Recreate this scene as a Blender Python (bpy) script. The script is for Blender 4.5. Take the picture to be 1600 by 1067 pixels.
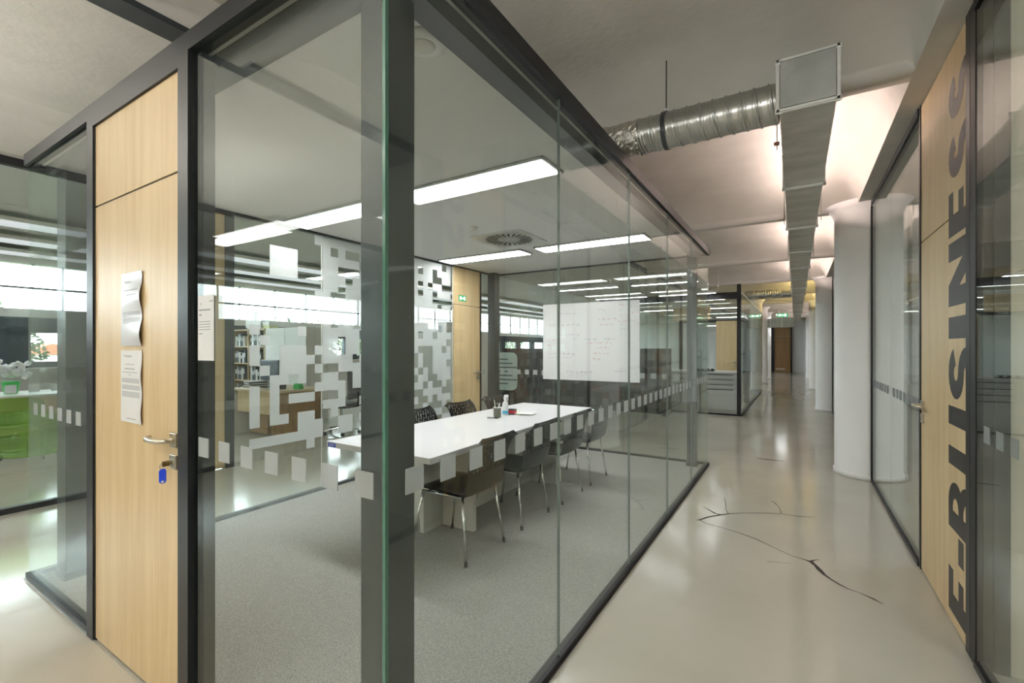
import bpy, bmesh, math, random
from mathutils import Vector, Matrix

random.seed(7)
for o in list(bpy.data.objects):
    bpy.data.objects.remove(o)
scene = bpy.context.scene
COL = scene.collection
PI = math.pi

# ---------------------------------------------------------------- camera
cam_data = bpy.data.cameras.new('camera')
cam = bpy.data.objects.new('camera', cam_data)
COL.objects.link(cam)
cam.location = (0, 0, 1.41)
cam.rotation_euler = (math.radians(90), 0, math.radians(31.73))
cam_data.sensor_width = 36.0
cam_data.lens = 718 / 1600 * 36
cam_data.shift_y = 9.5 / 1600
cam_data.clip_start = 0.03
cam_data.clip_end = 300
scene.camera = cam

# ---------------------------------------------------------------- world, exposure
world = bpy.data.worlds.new('daylight')
scene.world = world
world.use_nodes = True
bg = world.node_tree.nodes['Background']
bg.inputs[0].default_value = (0.86, 0.94, 1.0, 1)
bg.inputs[1].default_value = 6.0
scene.view_settings.view_transform = 'Standard'
scene.view_settings.look = 'None'
scene.view_settings.gamma = 1.0
scene.view_settings.use_curve_mapping = False
scene.view_settings.exposure = 1.0
scene.cycles.transparent_max_bounces = 40
scene.cycles.max_bounces = 9
scene.cycles.diffuse_bounces = 5
scene.cycles.glossy_bounces = 5
scene.cycles.sample_clamp_indirect = 4.0
scene.cycles.blur_glossy = 0.6
scene.cycles.caustics_reflective = False
scene.cycles.caustics_refractive = False

E_ROOM = 13.0      # meeting room light panels
E_STRIP = 15.0     # office strip lights
E_TUBE = 36.0     # tubes lying on the duct
E_FILL_DOWN = 4.5  # downward side of the fill lights added in the hall
E_FILL_UP = 60.0        # upward side of the fill lights added in the hall

# ---------------------------------------------------------------- materials
def new_mat(name):
    m = bpy.data.materials.new(name)
    m.use_nodes = True
    nt = m.node_tree
    nt.nodes.clear()
    out = nt.nodes.new('ShaderNodeOutputMaterial')
    return m, nt, out

def pbr(name, col, rough=0.5, metal=0.0, noise=0.0, scale=20.0, bump=0.0, bscale=60.0, coat=0.0, stretch=(1, 1, 1), spec=0.5, rnoise=0.0):
    m, nt, out = new_mat(name)
    b = nt.nodes.new('ShaderNodeBsdfPrincipled')
    nt.links.new(b.outputs[0], out.inputs[0])
    b.inputs['Roughness'].default_value = rough
    b.inputs['Metallic'].default_value = metal
    b.inputs['Coat Weight'].default_value = coat
    b.inputs['Specular IOR Level'].default_value = spec
    tc = nt.nodes.new('ShaderNodeTexCoord')
    mp = nt.nodes.new('ShaderNodeMapping')
    mp.inputs['Scale'].default_value = stretch
    nt.links.new(tc.outputs['Object'], mp.inputs[0])
    n = nt.nodes.new('ShaderNodeTexNoise')
    n.inputs['Scale'].default_value = scale
    n.inputs['Detail'].default_value = 5
    nt.links.new(mp.outputs[0], n.inputs[0])
    r = nt.nodes.new('ShaderNodeValToRGB')
    r.color_ramp.elements[0].position = 0.3
    r.color_ramp.elements[1].position = 0.7
    lo = [max(0, c * (1 - noise)) for c in col]
    hi = [min(1, c * (1 + noise)) for c in col]
    r.color_ramp.elements[0].color = (*lo, 1)
    r.color_ramp.elements[1].color = (*hi, 1)
    nt.links.new(n.outputs[0], r.inputs[0])
    nt.links.new(r.outputs[0], b.inputs['Base Color'])
    if rnoise:
        mr = nt.nodes.new('ShaderNodeMapRange')
        mr.inputs[3].default_value = max(0.02, rough - rnoise)
        mr.inputs[4].default_value = rough + rnoise
        nt.links.new(n.outputs[0], mr.inputs[0])
        nt.links.new(mr.outputs[0], b.inputs['Roughness'])
    if bump:
        n2 = nt.nodes.new('ShaderNodeTexNoise')
        n2.inputs['Scale'].default_value = bscale
        n2.inputs['Detail'].default_value = 4
        nt.links.new(mp.outputs[0], n2.inputs[0])
        bp = nt.nodes.new('ShaderNodeBump')
        bp.inputs['Strength'].default_value = bump
        bp.inputs['Distance'].default_value = 0.01
        nt.links.new(n2.outputs[0], bp.inputs['Height'])
        nt.links.new(bp.outputs[0], b.inputs['Normal'])
    return m

def wood(name, c1, c2, axis='z', rough=0.38):
    m, nt, out = new_mat(name)
    b = nt.nodes.new('ShaderNodeBsdfPrincipled')
    nt.links.new(b.outputs[0], out.inputs[0])
    b.inputs['Roughness'].default_value = rough
    tc = nt.nodes.new('ShaderNodeTexCoord')
    mp = nt.nodes.new('ShaderNodeMapping')
    mp.inputs['Scale'].default_value = (9, 9, 0.55) if axis == 'z' else ((0.55, 9, 9) if axis == 'x' else (9, 0.55, 9))
    nt.links.new(tc.outputs['Object'], mp.inputs[0])
    n = nt.nodes.new('ShaderNodeTexNoise')
    n.inputs['Scale'].default_value = 1.6
    n.inputs['Detail'].default_value = 7
    n.inputs['Distortion'].default_value = 0.5
    nt.links.new(mp.outputs[0], n.inputs[0])
    n2 = nt.nodes.new('ShaderNodeTexNoise')
    n2.inputs['Scale'].default_value = 9
    n2.inputs['Detail'].default_value = 4
    nt.links.new(mp.outputs[0], n2.inputs[0])
    mx = nt.nodes.new('ShaderNodeMix')
    mx.data_type = 'FLOAT'
    mx.inputs[0].default_value = 0.35
    nt.links.new(n.outputs[0], mx.inputs[2])
    nt.links.new(n2.outputs[0], mx.inputs[3])
    r = nt.nodes.new('ShaderNodeValToRGB')
    r.color_ramp.elements[0].position = 0.36
    r.color_ramp.elements[1].position = 0.62
    r.color_ramp.elements[0].color = (*c1, 1)
    r.color_ramp.elements[1].color = (*c2, 1)
    nt.links.new(mx.outputs[0], r.inputs[0])
    nt.links.new(r.outputs[0], b.inputs['Base Color'])
    return m

def glass(name, tint, k=1.0):
    """thin architectural pane: transparent tint plus Schlick mirror on both faces"""
    m, nt, out = new_mat(name)
    t = nt.nodes.new('ShaderNodeBsdfTransparent')
    t.inputs[0].default_value = (*tint, 1)
    g = nt.nodes.new('ShaderNodeBsdfGlossy')
    g.inputs['Roughness'].default_value = 0.0
    g.inputs[0].default_value = (0.96, 1.0, 0.98, 1)
    lw = nt.nodes.new('ShaderNodeLayerWeight')
    lw.inputs[0].default_value = 0.5
    p = nt.nodes.new('ShaderNodeMath'); p.operation = 'POWER'; p.inputs[1].default_value = 5
    nt.links.new(lw.outputs['Facing'], p.inputs[0])
    ma = nt.nodes.new('ShaderNodeMath'); ma.operation = 'MULTIPLY_ADD'
    ma.inputs[1].default_value = 0.62 * k
    ma.inputs[2].default_value = 0.040 * k
    nt.links.new(p.outputs[0], ma.inputs[0])
    mx = nt.nodes.new('ShaderNodeMixShader')
    nt.links.new(ma.outputs[0], mx.inputs[0])
    nt.links.new(t.outputs[0], mx.inputs[1])
    nt.links.new(g.outputs[0], mx.inputs[2])
    nt.links.new(mx.outputs[0], out.inputs[0])
    return m

def film(name, alpha=0.78, col=(0.78, 0.80, 0.80)):
    m, nt, out = new_mat(name)
    d = nt.nodes.new('ShaderNodeBsdfDiffuse'); d.inputs[0].default_value = (*col, 1)
    tl = nt.nodes.new('ShaderNodeBsdfTranslucent'); tl.inputs[0].default_value = (*col, 1)
    m1 = nt.nodes.new('ShaderNodeMixShader'); m1.inputs[0].default_value = 0.45
    nt.links.new(d.outputs[0], m1.inputs[1]); nt.links.new(tl.outputs[0], m1.inputs[2])
    t = nt.nodes.new('ShaderNodeBsdfTransparent')
    m2 = nt.nodes.new('ShaderNodeMixShader'); m2.inputs[0].default_value = alpha
    nt.links.new(t.outputs[0], m2.inputs[1]); nt.links.new(m1.outputs[0], m2.inputs[2])
    nt.links.new(m2.outputs[0], out.inputs[0])
    return m

def emit(name, col, strength):
    m, nt, out = new_mat(name)
    e = nt.nodes.new('ShaderNodeEmission')
    e.inputs[0].default_value = (*col, 1)
    e.inputs[1].default_value = strength
    nt.links.new(e.outputs[0], out.inputs[0])
    return m

def tinted_plastic(name, col, alpha=0.55):
    m, nt, out = new_mat(name)
    b = nt.nodes.new('ShaderNodeBsdfPrincipled')
    b.inputs['Base Color'].default_value = (*col, 1)
    b.inputs['Roughness'].default_value = 0.08
    t = nt.nodes.new('ShaderNodeBsdfTransparent')
    t.inputs[0].default_value = (*[0.5 + 0.5 * c for c in col], 1)
    mx = nt.nodes.new('ShaderNodeMixShader'); mx.inputs[0].default_value = alpha
    nt.links.new(t.outputs[0], mx.inputs[1]); nt.links.new(b.outputs[0], mx.inputs[2])
    nt.links.new(mx.outputs[0], out.inputs[0])
    return m

def carpet_mat():
    m = pbr('carpet', (0.36, 0.355, 0.335), 0.95, noise=0.42, scale=210, bump=0.6, bscale=260, spec=0.1)
    return m

def floor_mat():
    m, nt, out = new_mat('epoxy_floor')
    b = nt.nodes.new('ShaderNodeBsdfPrincipled')
    nt.links.new(b.outputs[0], out.inputs[0])
    tc = nt.nodes.new('ShaderNodeTexCoord')
    n = nt.nodes.new('ShaderNodeTexNoise'); n.inputs['Scale'].default_value = 1.1; n.inputs['Detail'].default_value = 6
    nt.links.new(tc.outputs['Object'], n.inputs[0])
    r = nt.nodes.new('ShaderNodeValToRGB')
    r.color_ramp.elements[0].position = 0.3; r.color_ramp.elements[1].position = 0.72
    r.color_ramp.elements[0].color = (0.45, 0.425, 0.36, 1)
    r.color_ramp.elements[1].color = (0.52, 0.495, 0.43, 1)
    nt.links.new(n.outputs[0], r.inputs[0])
    nt.links.new(r.outputs[0], b.inputs['Base Color'])
    n2 = nt.nodes.new('ShaderNodeTexNoise'); n2.inputs['Scale'].default_value = 5; n2.inputs['Detail'].default_value = 6
    nt.links.new(tc.outputs['Object'], n2.inputs[0])
    mr = nt.nodes.new('ShaderNodeMapRange')
    mr.inputs[3].default_value = 0.07; mr.inputs[4].default_value = 0.20
    nt.links.new(n2.outputs[0], mr.inputs[0])
    nt.links.new(mr.outputs[0], b.inputs['Roughness'])
    b.inputs['Specular IOR Level'].default_value = 0.55
    bp = nt.nodes.new('ShaderNodeBump'); bp.inputs['Strength'].default_value = 0.05; bp.inputs['Distance'].default_value = 0.02
    nt.links.new(n2.outputs[0], bp.inputs['Height'])
    nt.links.new(bp.outputs[0], b.inputs['Normal'])
    return m

def checker_fabric(name):
    m, nt, out = new_mat(name)
    b = nt.nodes.new('ShaderNodeBsdfPrincipled'); b.inputs['Roughness'].default_value = 0.8
    nt.links.new(b.outputs[0], out.inputs[0])
    tc = nt.nodes.new('ShaderNodeTexCoord')
    mp = nt.nodes.new('ShaderNodeMapping'); mp.inputs['Scale'].default_value = (7, 7, 7)
    nt.links.new(tc.outputs['Object'], mp.inputs[0])
    sn = nt.nodes.new('ShaderNodeVectorMath'); sn.operation = 'FLOOR'
    nt.links.new(mp.outputs[0], sn.inputs[0])
    w = nt.nodes.new('ShaderNodeTexWhiteNoise'); w.noise_dimensions = '3D'
    nt.links.new(sn.outputs[0], w.inputs[0])
    r = nt.nodes.new('ShaderNodeValToRGB'); r.color_ramp.interpolation = 'CONSTANT'
    e = r.color_ramp.elements
    e[0].color = (0.022, 0.018, 0.016, 1); e[0].position = 0
    e[1].color = (0.055, 0.045, 0.04, 1); e[1].position = 0.4
    for p, c in ((0.62, (0.10, 0.09, 0.085)), (0.82, (0.07, 0.018, 0.014)), (0.92, (0.16, 0.15, 0.145))):
        x = e.new(p); x.color = (*c, 1)
    nt.links.new(w.outputs[0], r.inputs[0])
    nt.links.new(r.outputs[0], b.inputs['Base Color'])
    return m

M = dict(
    concrete=pbr('concrete_ceiling', (0.60, 0.575, 0.525), 0.75, noise=0.07, scale=2.5, bump=0.22, bscale=22),
    gypsum=pbr('gypsum_board', (0.74, 0.745, 0.74), 0.75, noise=0.01, scale=4),
    white=pbr('white_paint', (0.82, 0.815, 0.80), 0.55, noise=0.02, scale=3, bump=0.05, bscale=40),
    cream=pbr('cream_blind', (0.80, 0.78, 0.66), 0.7, noise=0.03, scale=3),
    floor=floor_mat(),
    carpet=carpet_mat(),
    anth=pbr('anthracite_metal', (0.011, 0.012, 0.014), 0.38, noise=0.08, scale=30, spec=0.28),
    anth_l=pbr('anthracite_post', (0.036, 0.042, 0.046), 0.33, noise=0.05, scale=30, spec=0.5),
    black=pbr('black_gasket', (0.008, 0.008, 0.009), 0.5),
    maple=wood('maple_veneer', (0.58, 0.415, 0.215), (0.68, 0.52, 0.30)),
    maple_x=wood('maple_veneer_across', (0.60, 0.44, 0.25), (0.70, 0.55, 0.35), 'x'),
    oak=wood('brown_oak', (0.30, 0.165, 0.06), (0.40, 0.235, 0.095)),
    galv=pbr('galvanised_steel', (0.44, 0.46, 0.455), 0.36, 1.0, noise=0.14, scale=7, bump=0.12, bscale=9, rnoise=0.12),
    galv_d=pbr('duct_underside_steel', (0.60, 0.59, 0.555), 0.40, 1.0, noise=0.20, scale=3, stretch=(1, 2, 1), bump=0.04, bscale=5, rnoise=0.1),
    galv_p=pbr('spiral_duct_steel', (0.50, 0.50, 0.485), 0.28, 1.0, noise=0.1, scale=12, bump=0.05, bscale=30),
    foil=pbr('crumpled_foil', (0.62, 0.60, 0.54), 0.25, 1.0, noise=0.15, scale=30, bump=1.0, bscale=60),
    zinc=pbr('zinc_flange', (0.74, 0.75, 0.74), 0.38, 0.85, noise=0.08, scale=20),
    chrome=pbr('chrome', (0.72, 0.72, 0.70), 0.12, 1.0),
    steel=pbr('brushed_nickel', (0.60, 0.55, 0.46), 0.28, 1.0, noise=0.06, scale=80),
    brass=pbr('key_brass', (0.34, 0.24, 0.11), 0.35, 1.0),
    gloss=pbr('black_gloss_plastic', (0.008, 0.0075, 0.007), 0.16, spec=0.35),
    rubber=pbr('dark_rubber', (0.05, 0.05, 0.05), 0.7),
    lam=pbr('white_laminate', (0.80, 0.80, 0.80), 0.32, noise=0.01, scale=4),
    lam2=pbr('off_white_laminate', (0.74, 0.73, 0.69), 0.4, noise=0.01, scale=4),
    board=pbr('whiteboard_enamel', (0.80, 0.81, 0.82), 0.10, coat=0.3),
    paper=pbr('paper', (0.80, 0.80, 0.80), 0.6, noise=0.02, scale=8),
    sleeve=pbr('plastic_sleeve', (0.62, 0.62, 0.64), 0.4, coat=0.12, noise=0.03, scale=8),
    ink=pbr('grey_ink', (0.13, 0.13, 0.14), 0.7),
    ink_l=pbr('light_grey_ink', (0.36, 0.37, 0.40), 0.7),
    ink_b=pbr('marker_blue_grey', (0.30, 0.31, 0.42), 0.6),
    ink_r=pbr('marker_faded_red', (0.62, 0.26, 0.27), 0.6),
    letter=pbr('black_vinyl', (0.022, 0.018, 0.018), 0.45),
    blue=pbr('blue_plastic', (0.01, 0.05, 0.60), 0.3),
    red=pbr('red_plastic', (0.55, 0.03, 0.03), 0.4),
    yellow=pbr('pale_yellow_paper', (0.72, 0.74, 0.36), 0.6),
    green=pbr('green_plastic', (0.03, 0.45, 0.08), 0.4),
    limeglass=tinted_plastic('green_transparent_plastic', (0.30, 0.52, 0.07), 0.36),
    crack=pbr('dark_crack', (0.05, 0.043, 0.035), 0.8, noise=0.3, scale=40),
    navy=pbr('navy_frame', (0.018, 0.035, 0.06), 0.4),
    screen=pbr('monitor_black', (0.015, 0.02, 0.025), 0.2),
    mon_back=pbr('monitor_back', (0.06, 0.09, 0.12), 0.25),
    greyfab=pbr('grey_fabric', (0.10, 0.10, 0.105), 0.85, noise=0.2, scale=120),
    pinkfab=pbr('pink_fabric', (0.42, 0.20, 0.22), 0.85, noise=0.1, scale=120),
    bluefab=pbr('slate_blue_slats', (0.12, 0.16, 0.22), 0.5),
    checker=checker_fabric('checkered_fabric'),
    exitgreen=emit('exit_sign_green', (0.02, 0.30, 0.10), 1.0),
    exitwhite=emit('exit_sign_white', (0.9, 1.0, 0.92), 1.6),
    lamp=emit('light_panel', (1.0, 0.99, 0.97), E_ROOM),
    lamp_strip=emit('strip_light', (0.97, 0.99, 1.0), E_STRIP),
    lamp_office=emit('office_strip', (0.95, 0.98, 1.0), 0.42),
    fill_up=emit('added_fill_up', (1.0, 0.98, 0.94), E_FILL_UP),
    fill_down=emit('added_fill_down', (1.0, 0.98, 0.94), E_FILL_DOWN),
    tube_pink=emit('warm_tube', (1.0, 0.79, 0.72), E_TUBE),
    tube_yellow=emit('yellow_tube', (1.0, 0.74, 0.30), E_TUBE),
    glass=glass('clear_glass', (0.955, 0.975, 0.965)),
    glass_r=glass('corridor_glass', (0.94, 0.955, 0.945), 1.3),
    glassedge=pbr('green_glass_edge', (0.05, 0.13, 0.095), 0.1),
    joint=pbr('glass_joint', (0.20, 0.25, 0.235), 0.25),
    winglass=glass('window_glass', (0.97, 0.99, 0.98), 0.6),
    film=film('frosted_film', 0.80, (0.60, 0.625, 0.625)),
    film2=film('frosted_film_wide', 0.72),
    filmd=film('grey_film', 0.85, (0.42, 0.45, 0.45)),
    grass=pbr('outside_grass', (0.08, 0.11, 0.05), 0.9, noise=0.3, scale=3),
    leaf=pbr('outside_leaf', (0.12, 0.15, 0.09), 0.9, noise=0.4, scale=3),
    roof=pbr('red_roof', (0.45, 0.16, 0.09), 0.8, noise=0.1, scale=6),
    plant=pbr('plant_twig', (0.06, 0.05, 0.04), 0.8),
)

# ---------------------------------------------------------------- helpers
def wloc(o):
    v = Vector((0, 0, 0))
    while o is not None:
        v += o.location
        o = o.parent
    return v

def obj(name, bm, mat, parent=None, smooth=False, local=False, bevel=0.0):
    """bm in world coordinates (or local=True) -> ONE mesh object"""
    me = bpy.data.meshes.new(name)
    if parent is not None and not local:
        bmesh.ops.translate(bm, verts=bm.verts, vec=-wloc(parent))
    bmesh.ops.recalc_face_normals(bm, faces=bm.faces) if bm.faces else None
    bm.to_mesh(me); bm.free()
    for m in (mat if isinstance(mat, (list, tuple)) else [mat]):
        me.materials.append(m)
    if smooth:
        for p in me.polygons: p.use_smooth = True
    o = bpy.data.objects.new(name, me)
    COL.objects.link(o)
    if parent is not None: o.parent = parent
    if bevel:
        md = o.modifiers.new('bevel', 'BEVEL'); md.width = bevel; md.segments = 2; md.limit_method = 'ANGLE'
    return o

def tag(o, label, cat, group=None):
    o['label'] = label; o['category'] = cat
    if group: o['group'] = group
    return o

def thing(name, label, cat, loc=(0, 0, 0), group=None):
    o = bpy.data.objects.new(name, None)
    COL.objects.link(o); o.location = loc
    o.empty_display_size = 0.1
    return tag(o, label, cat, group)

def struct(name, loc=(0, 0, 0)):
    o = bpy.data.objects.new(name, None)
    COL.objects.link(o); o.location = loc; o['kind'] = 'structure'
    return o

def sobj(name, bm, mat, **k):
    o = obj(name, bm, mat, **k); o['kind'] = 'structure'
    return o

def copy_tree(o, parent=None):
    c = o.copy(); COL.objects.link(c)
    if parent is not None: c.parent = parent
    for ch in list(o.children): copy_tree(ch, c)
    return c

def B(*boxes):
    bm = bmesh.new()
    for b in boxes: addbox(bm, *b)
    return bm

def addbox(bm, x0, x1, y0, y1, z0, z1):
    if x0 > x1: x0, x1 = x1, x0
    if y0 > y1: y0, y1 = y1, y0
    if z0 > z1: z0, z1 = z1, z0
    v = [bm.verts.new((x, y, z)) for z in (z0, z1) for y in (y0, y1) for x in (x0, x1)]
    for f in ((0, 1, 3, 2), (4, 5, 7, 6), (0, 1, 5, 4), (2, 3, 7, 6), (0, 2, 6, 4), (1, 3, 7, 5)):
        bm.faces.new([v[i] for i in f])

def tube(bm, pts, r, n=10, closed=False):
    """round tube along a polyline; r number or list"""
    pts = [Vector(p) for p in pts]
    rs = r if isinstance(r, (list, tuple)) else [r] * len(pts)
    rings = []
    prev = None
    for i, p in enumerate(pts):
        a = pts[max(i - 1, 0)]; b = pts[min(i + 1, len(pts) - 1)]
        if closed:
            a = pts[i - 1]; b = pts[(i + 1) % len(pts)]
        t = (b - a).normalized()
        if prev is None:
            up = Vector((0, 0, 1)) if abs(t.z) < 0.9 else Vector((1, 0, 0))
            u = t.cross(up).normalized()
        else:
            u = (prev - t * prev.dot(t)).normalized()
        prev = u
        w = t.cross(u)
        rings.append([bm.verts.new(p + (u * math.cos(2 * PI * k / n) + w * math.sin(2 * PI * k / n)) * rs[i]) for k in range(n)])
    L = len(rings)
    for i in range(L if closed else L - 1):
        A, Bq = rings[i], rings[(i + 1) % L]
        for k in range(n):
            bm.faces.new((A[k], A[(k + 1) % n], Bq[(k + 1) % n], Bq[k]))
    if not closed:
        bm.faces.new(rings[0]); bm.faces.new(rings[-1])

def T(pts, r, n=10):
    bm = bmesh.new(); tube(bm, pts, r, n); return bm

def lathe(bm, prof, cx=0, cy=0, cz=0, n=24):
    rings = []
    for r, z in prof:
        rings.append([bm.verts.new((cx + max(r, 1e-4) * math.cos(2 * PI * k / n), cy + max(r, 1e-4) * math.sin(2 * PI * k / n), cz + z)) for k in range(n)])
    for a, b in zip(rings, rings[1:]):
        for k in range(n):
            bm.faces.new((a[k], a[(k + 1) % n], b[(k + 1) % n], b[k]))
    bm.faces.new(rings[0]); bm.faces.new(rings[-1])

def LA(prof, cx=0, cy=0, cz=0, n=24):
    bm = bmesh.new(); lathe(bm, prof, cx, cy, cz, n); return bm

def prism(poly, axis, a, b):
    """extrude 2D polygon (in the two other axes) along axis from a to b"""
    bm = bmesh.new()
    def P(u, v, w):
        return {'x': (w, u, v), 'y': (u, w, v), 'z': (u, v, w)}[axis]
    A = [bm.verts.new(P(u, v, a)) for u, v in poly]
    C = [bm.verts.new(P(u, v, b)) for u, v in poly]
    bm.faces.new(A); bm.faces.new(C)
    n = len(poly)
    for i in range(n):
        bm.faces.new((A[i], A[(i + 1) % n], C[(i + 1) % n], C[i]))
    return bm

# key planes of the place (metres)
GX, GY = -0.905, 0.84          # corridor glass plane, front glass plane of the meeting room
LX, BY = -4.0, 5.94            # office-side wall, far wall of the meeting room
RX = 0.68                      # right wall of the corridor
ZT = 2.52                      # top of glass
ZR = 2.59                      # top of rail
PITCH = 1.02
SOFFIT, CROWN = 2.95, 3.26

# ---------------------------------------------------------------- floor
fl = sobj('floor', B((-11.3, 4.5, -7, 32, -0.12, 0)), M['floor'])
def P2(px, py, z=0.0):
    """photo measurement -> floor point"""
    a = math.radians(31.73)
    d = 718 * (1.41 - z) / (py - 543)
    l = (px - 800) / 718 * d
    return (math.cos(a) * l - math.sin(a) * d, math.sin(a) * l + math.cos(a) * d)

def crack(pts, ws):
    bm = bmesh.new()
    P = [Vector((*P2(*p), 0.0012)) for p in pts]
    L = []
    for i, p in enumerate(P):
        t = (P[min(i + 1, len(P) - 1)] - P[max(i - 1, 0)]).normalized()
        n = Vector((-t.y, t.x, 0)) * ws[i] / 2
        L.append((bm.verts.new(p + n), bm.verts.new(p - n)))
    for a, b in zip(L, L[1:]):
        bm.faces.new((a[0], a[1], b[1], b[0]))
    obj('crack', bm, M['crack'], fl)
def zc(x, y): return (1080 + x * 0.2, 760 + y * 0.2)
crack([zc(*p) for p in ((40, 266), (65, 262), (130, 240), (215, 225), (300, 213), (420, 208), (560, 208), (700, 213), (780, 226), (850, 235), (980, 242))],
      [.003, .016, .02, .022, .014, .01, .012, .009, .008, .014, .004])
crack([zc(*p) for p in ((65, 262), (120, 290), (240, 322), (390, 368), (515, 415), (640, 475), (780, 540), (880, 571), (935, 588), (975, 622), (1000, 650), (1040, 690), (1090, 725), (1160, 768), (1230, 802), (1310, 830), (1420, 878), (1500, 922))],
      [.01, .006, .006, .01, .012, .006, .006, .01, .03, .022, .03, .02, .013, .014, .008, .005, .016, .004])
crack([zc(*p) for p in ((90, 155), (150, 190), (190, 213), (240, 222))], [.003, .014, .022, .01])
crack([zc(*p) for p in ((1005, 572), (960, 577), (925, 588))], [.003, .012, .02])
crack([zc(*p) for p in ((625, 115), (650, 126), (685, 160), (705, 210))], [.012, .01, .004, .006])
crack([zc(*p) for p in ((258, 85), (268, 130), (270, 180), (290, 212))], [.003, .004, .004, .006])
crack([zc(*p) for p in ((595, 588), (680, 593), (780, 602))], [.005, .004, .002])
crack([(1183, 716), (1200, 718), (1225, 721)], [.03, .05, .02])

cp = sobj('floor_carpet', B((LX + 0.03, GX - 0.03, GY + 0.03, BY - 0.03, 0.0, 0.006)), M['carpet'])

# ---------------------------------------------------------------- ceilings and shell
BEAMS = [3.41 + 3.03 * k for k in range(-4, 10)]
def coffer(x, y, xs):
    """height of the vaulted slab between cross beams; xs = (left edge, right edge) haunches or None"""
    d = min(abs(y - b) for b in BEAMS) - 0.07
    def h(d, L, e=2.3):
        if d <= 0: return 0.0
        t = min(d / L, 1)
        return 0.05 + 0.26 * (1 - (1 - t) ** e)
    hs = [h(d, 0.75)]
    if xs[0] is not None: hs.append(h(x - xs[0], 0.32, 2.6))
    if xs[1] is not None: hs.append(h(xs[1] - x, 0.32, 2.6))
    k = 26
    s = -math.log(sum(math.exp(-k * q) for q in hs) / 1.0) / k
    return SOFFIT + max(0.0, min(s, min(hs)))

def slab(name, xa, xb, ya, yb, xs, beams=True):
    bm = bmesh.new()
    X = []
    x = xa
    while x < xb - 1e-6:
        X.append(x)
        step = 0.025 if (xs[1] is not None and xb - x < 0.42) or (xs[0] is not None and x - xa < 0.42) else 0.2
        x += step
    X.append(xb)
    Y = set([ya, yb])
    if beams:
        for b in BEAMS:
            for s in (-1, 1):
                for q in (0.0, 0.069, 0.0705, 0.09, 0.12, 0.16, 0.21, 0.27, 0.34, 0.42, 0.52, 0.64, 0.8, 1.1, 1.5):
                    y = b + s * q
                    if ya < y < yb: Y.add(round(y, 4))
    Y = sorted(Y)
    g = [[bm.verts.new((x, y, coffer(x, y, xs) if beams else CROWN)) for y in Y] for x in X]
    for i in range(len(X) - 1):
        for j in range(len(Y) - 1):
            bm.faces.new((g[i][j], g[i][j + 1], g[i + 1][j + 1], g[i + 1][j]))
    # thickness: a flat top above the vault
    top = [[bm.verts.new((x, y, 3.5)) for y in (ya, yb)] for x in (xa, xb)]
    bm.faces.new((top[0][0], top[0][1], top[1][1], top[1][0]))
    return sobj(name, bm, M['concrete'], smooth=True)

slab('ceiling_corridor', -2.60, 0.56, -7, 32, (None, 0.56))
# concrete ceiling of the office side, with a plain cove on its window side
sobj('ceiling_hall', prism([(-5.75, 3.02), (-5.6, 3.04), (-5.4, 3.12), (-5.15, 3.21), (-4.9, CROWN), (-2.72, CROWN), (-2.72, 3.5), (-5.75, 3.5)], 'y', -7, 32), M['concrete'])
sobj('ceiling_office', B((-11.3, -5.75, -7, 32, 3.02, 3.5)), M['gypsum'])
sobj('beam_corridor', prism([(0.56, SOFFIT), (4.5, SOFFIT), (4.5, 3.5), (0.56, 3.5)], 'y', -7, 32), M['concrete'])
sobj('trim_1', B((-2.73, -2.59, -7, 32, 2.98, 3.01)), M['anth_l'])
sobj('beam_hall', B((-2.72, -2.60, -7, 32, 3.01, 3.5)), M['concrete'])
sobj('ceiling_roof', B((-11.3, 4.5, -7, 32, 3.5, 3.6)), M['concrete'])
sobj('ceiling_meeting_room', B((LX + 0.02, GX - 0.02, GY + 0.02, BY - 0.02, 2.535, 2.60)), M['gypsum'])
sobj('wall_end', B((-11.3, 4.5, 31.0, 31.2, 0, 3.5)), M['white'])
sobj('wall_rear', B((-11.3, 4.5, -7.1, -6.9, 0, 3.5)), M['white'])
sobj('wall_east', B((3.6, 3.8, -7, 32, 0, 3.5)), M['white'])

# columns along the corridor
def column(x, y, r, name='column'):
    o = sobj(name, LA([(r + 0.012, 0), (r + 0.012, 0.05), (r, 0.055), (r, 2.86), (r + 0.03, 2.93), (r + 0.09, 2.99)], x, y, 0, 48), M['white'], smooth=False)
    for p in o.data.polygons:
        if abs(p.normal.z) < 0.9: p.use_smooth = True
    return o
for k in range(5):
    column(RX + 0.01, 6.42 + 6.12 * k, 0.32)
for y in (17.3, 20.6, 23.6):
    column(-1.12, y, 0.17)

# ---------------------------------------------------------------- glass walls of the meeting room
def pane_x(parent, x, y0, y1, z0, z1, mat=None, th=0.010):   # plane of constant x
    return obj('glass_pane', B((x - th / 2, x + th / 2, y0, y1, z0, z1)), mat or M['glass'], parent)
def pane_y(parent, y, x0, x1, z0, z1, mat=None, th=0.010):
    return obj('glass_pane', B((x0, x1, y - th / 2, y + th / 2, z0, z1)), mat or M['glass'], parent)

SQ, SP = 0.070, 0.143
def squares_on(parent_pane, axis, plane, a0, a1, start, z0=1.011, mat='film'):
    """row of frosted manifestation squares, phase fixed at `start`"""
    k0 = math.floor((a0 - start) / SP) - 1
    k = k0
    while True:
        s = start + k * SP
        if s > a1: break
        e = s + SQ
        if s >= a0 + 0.001 and e <= a1 - 0.001:
            if axis == 'x': bm = B((plane - 0.0012, plane + 0.0012, s, e, z0, z0 + SQ))
            else: bm = B((s, e, plane - 0.0012, plane + 0.0012, z0, z0 + SQ))
            obj('film_square', bm, M[mat], parent_pane)
        k += 1

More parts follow.
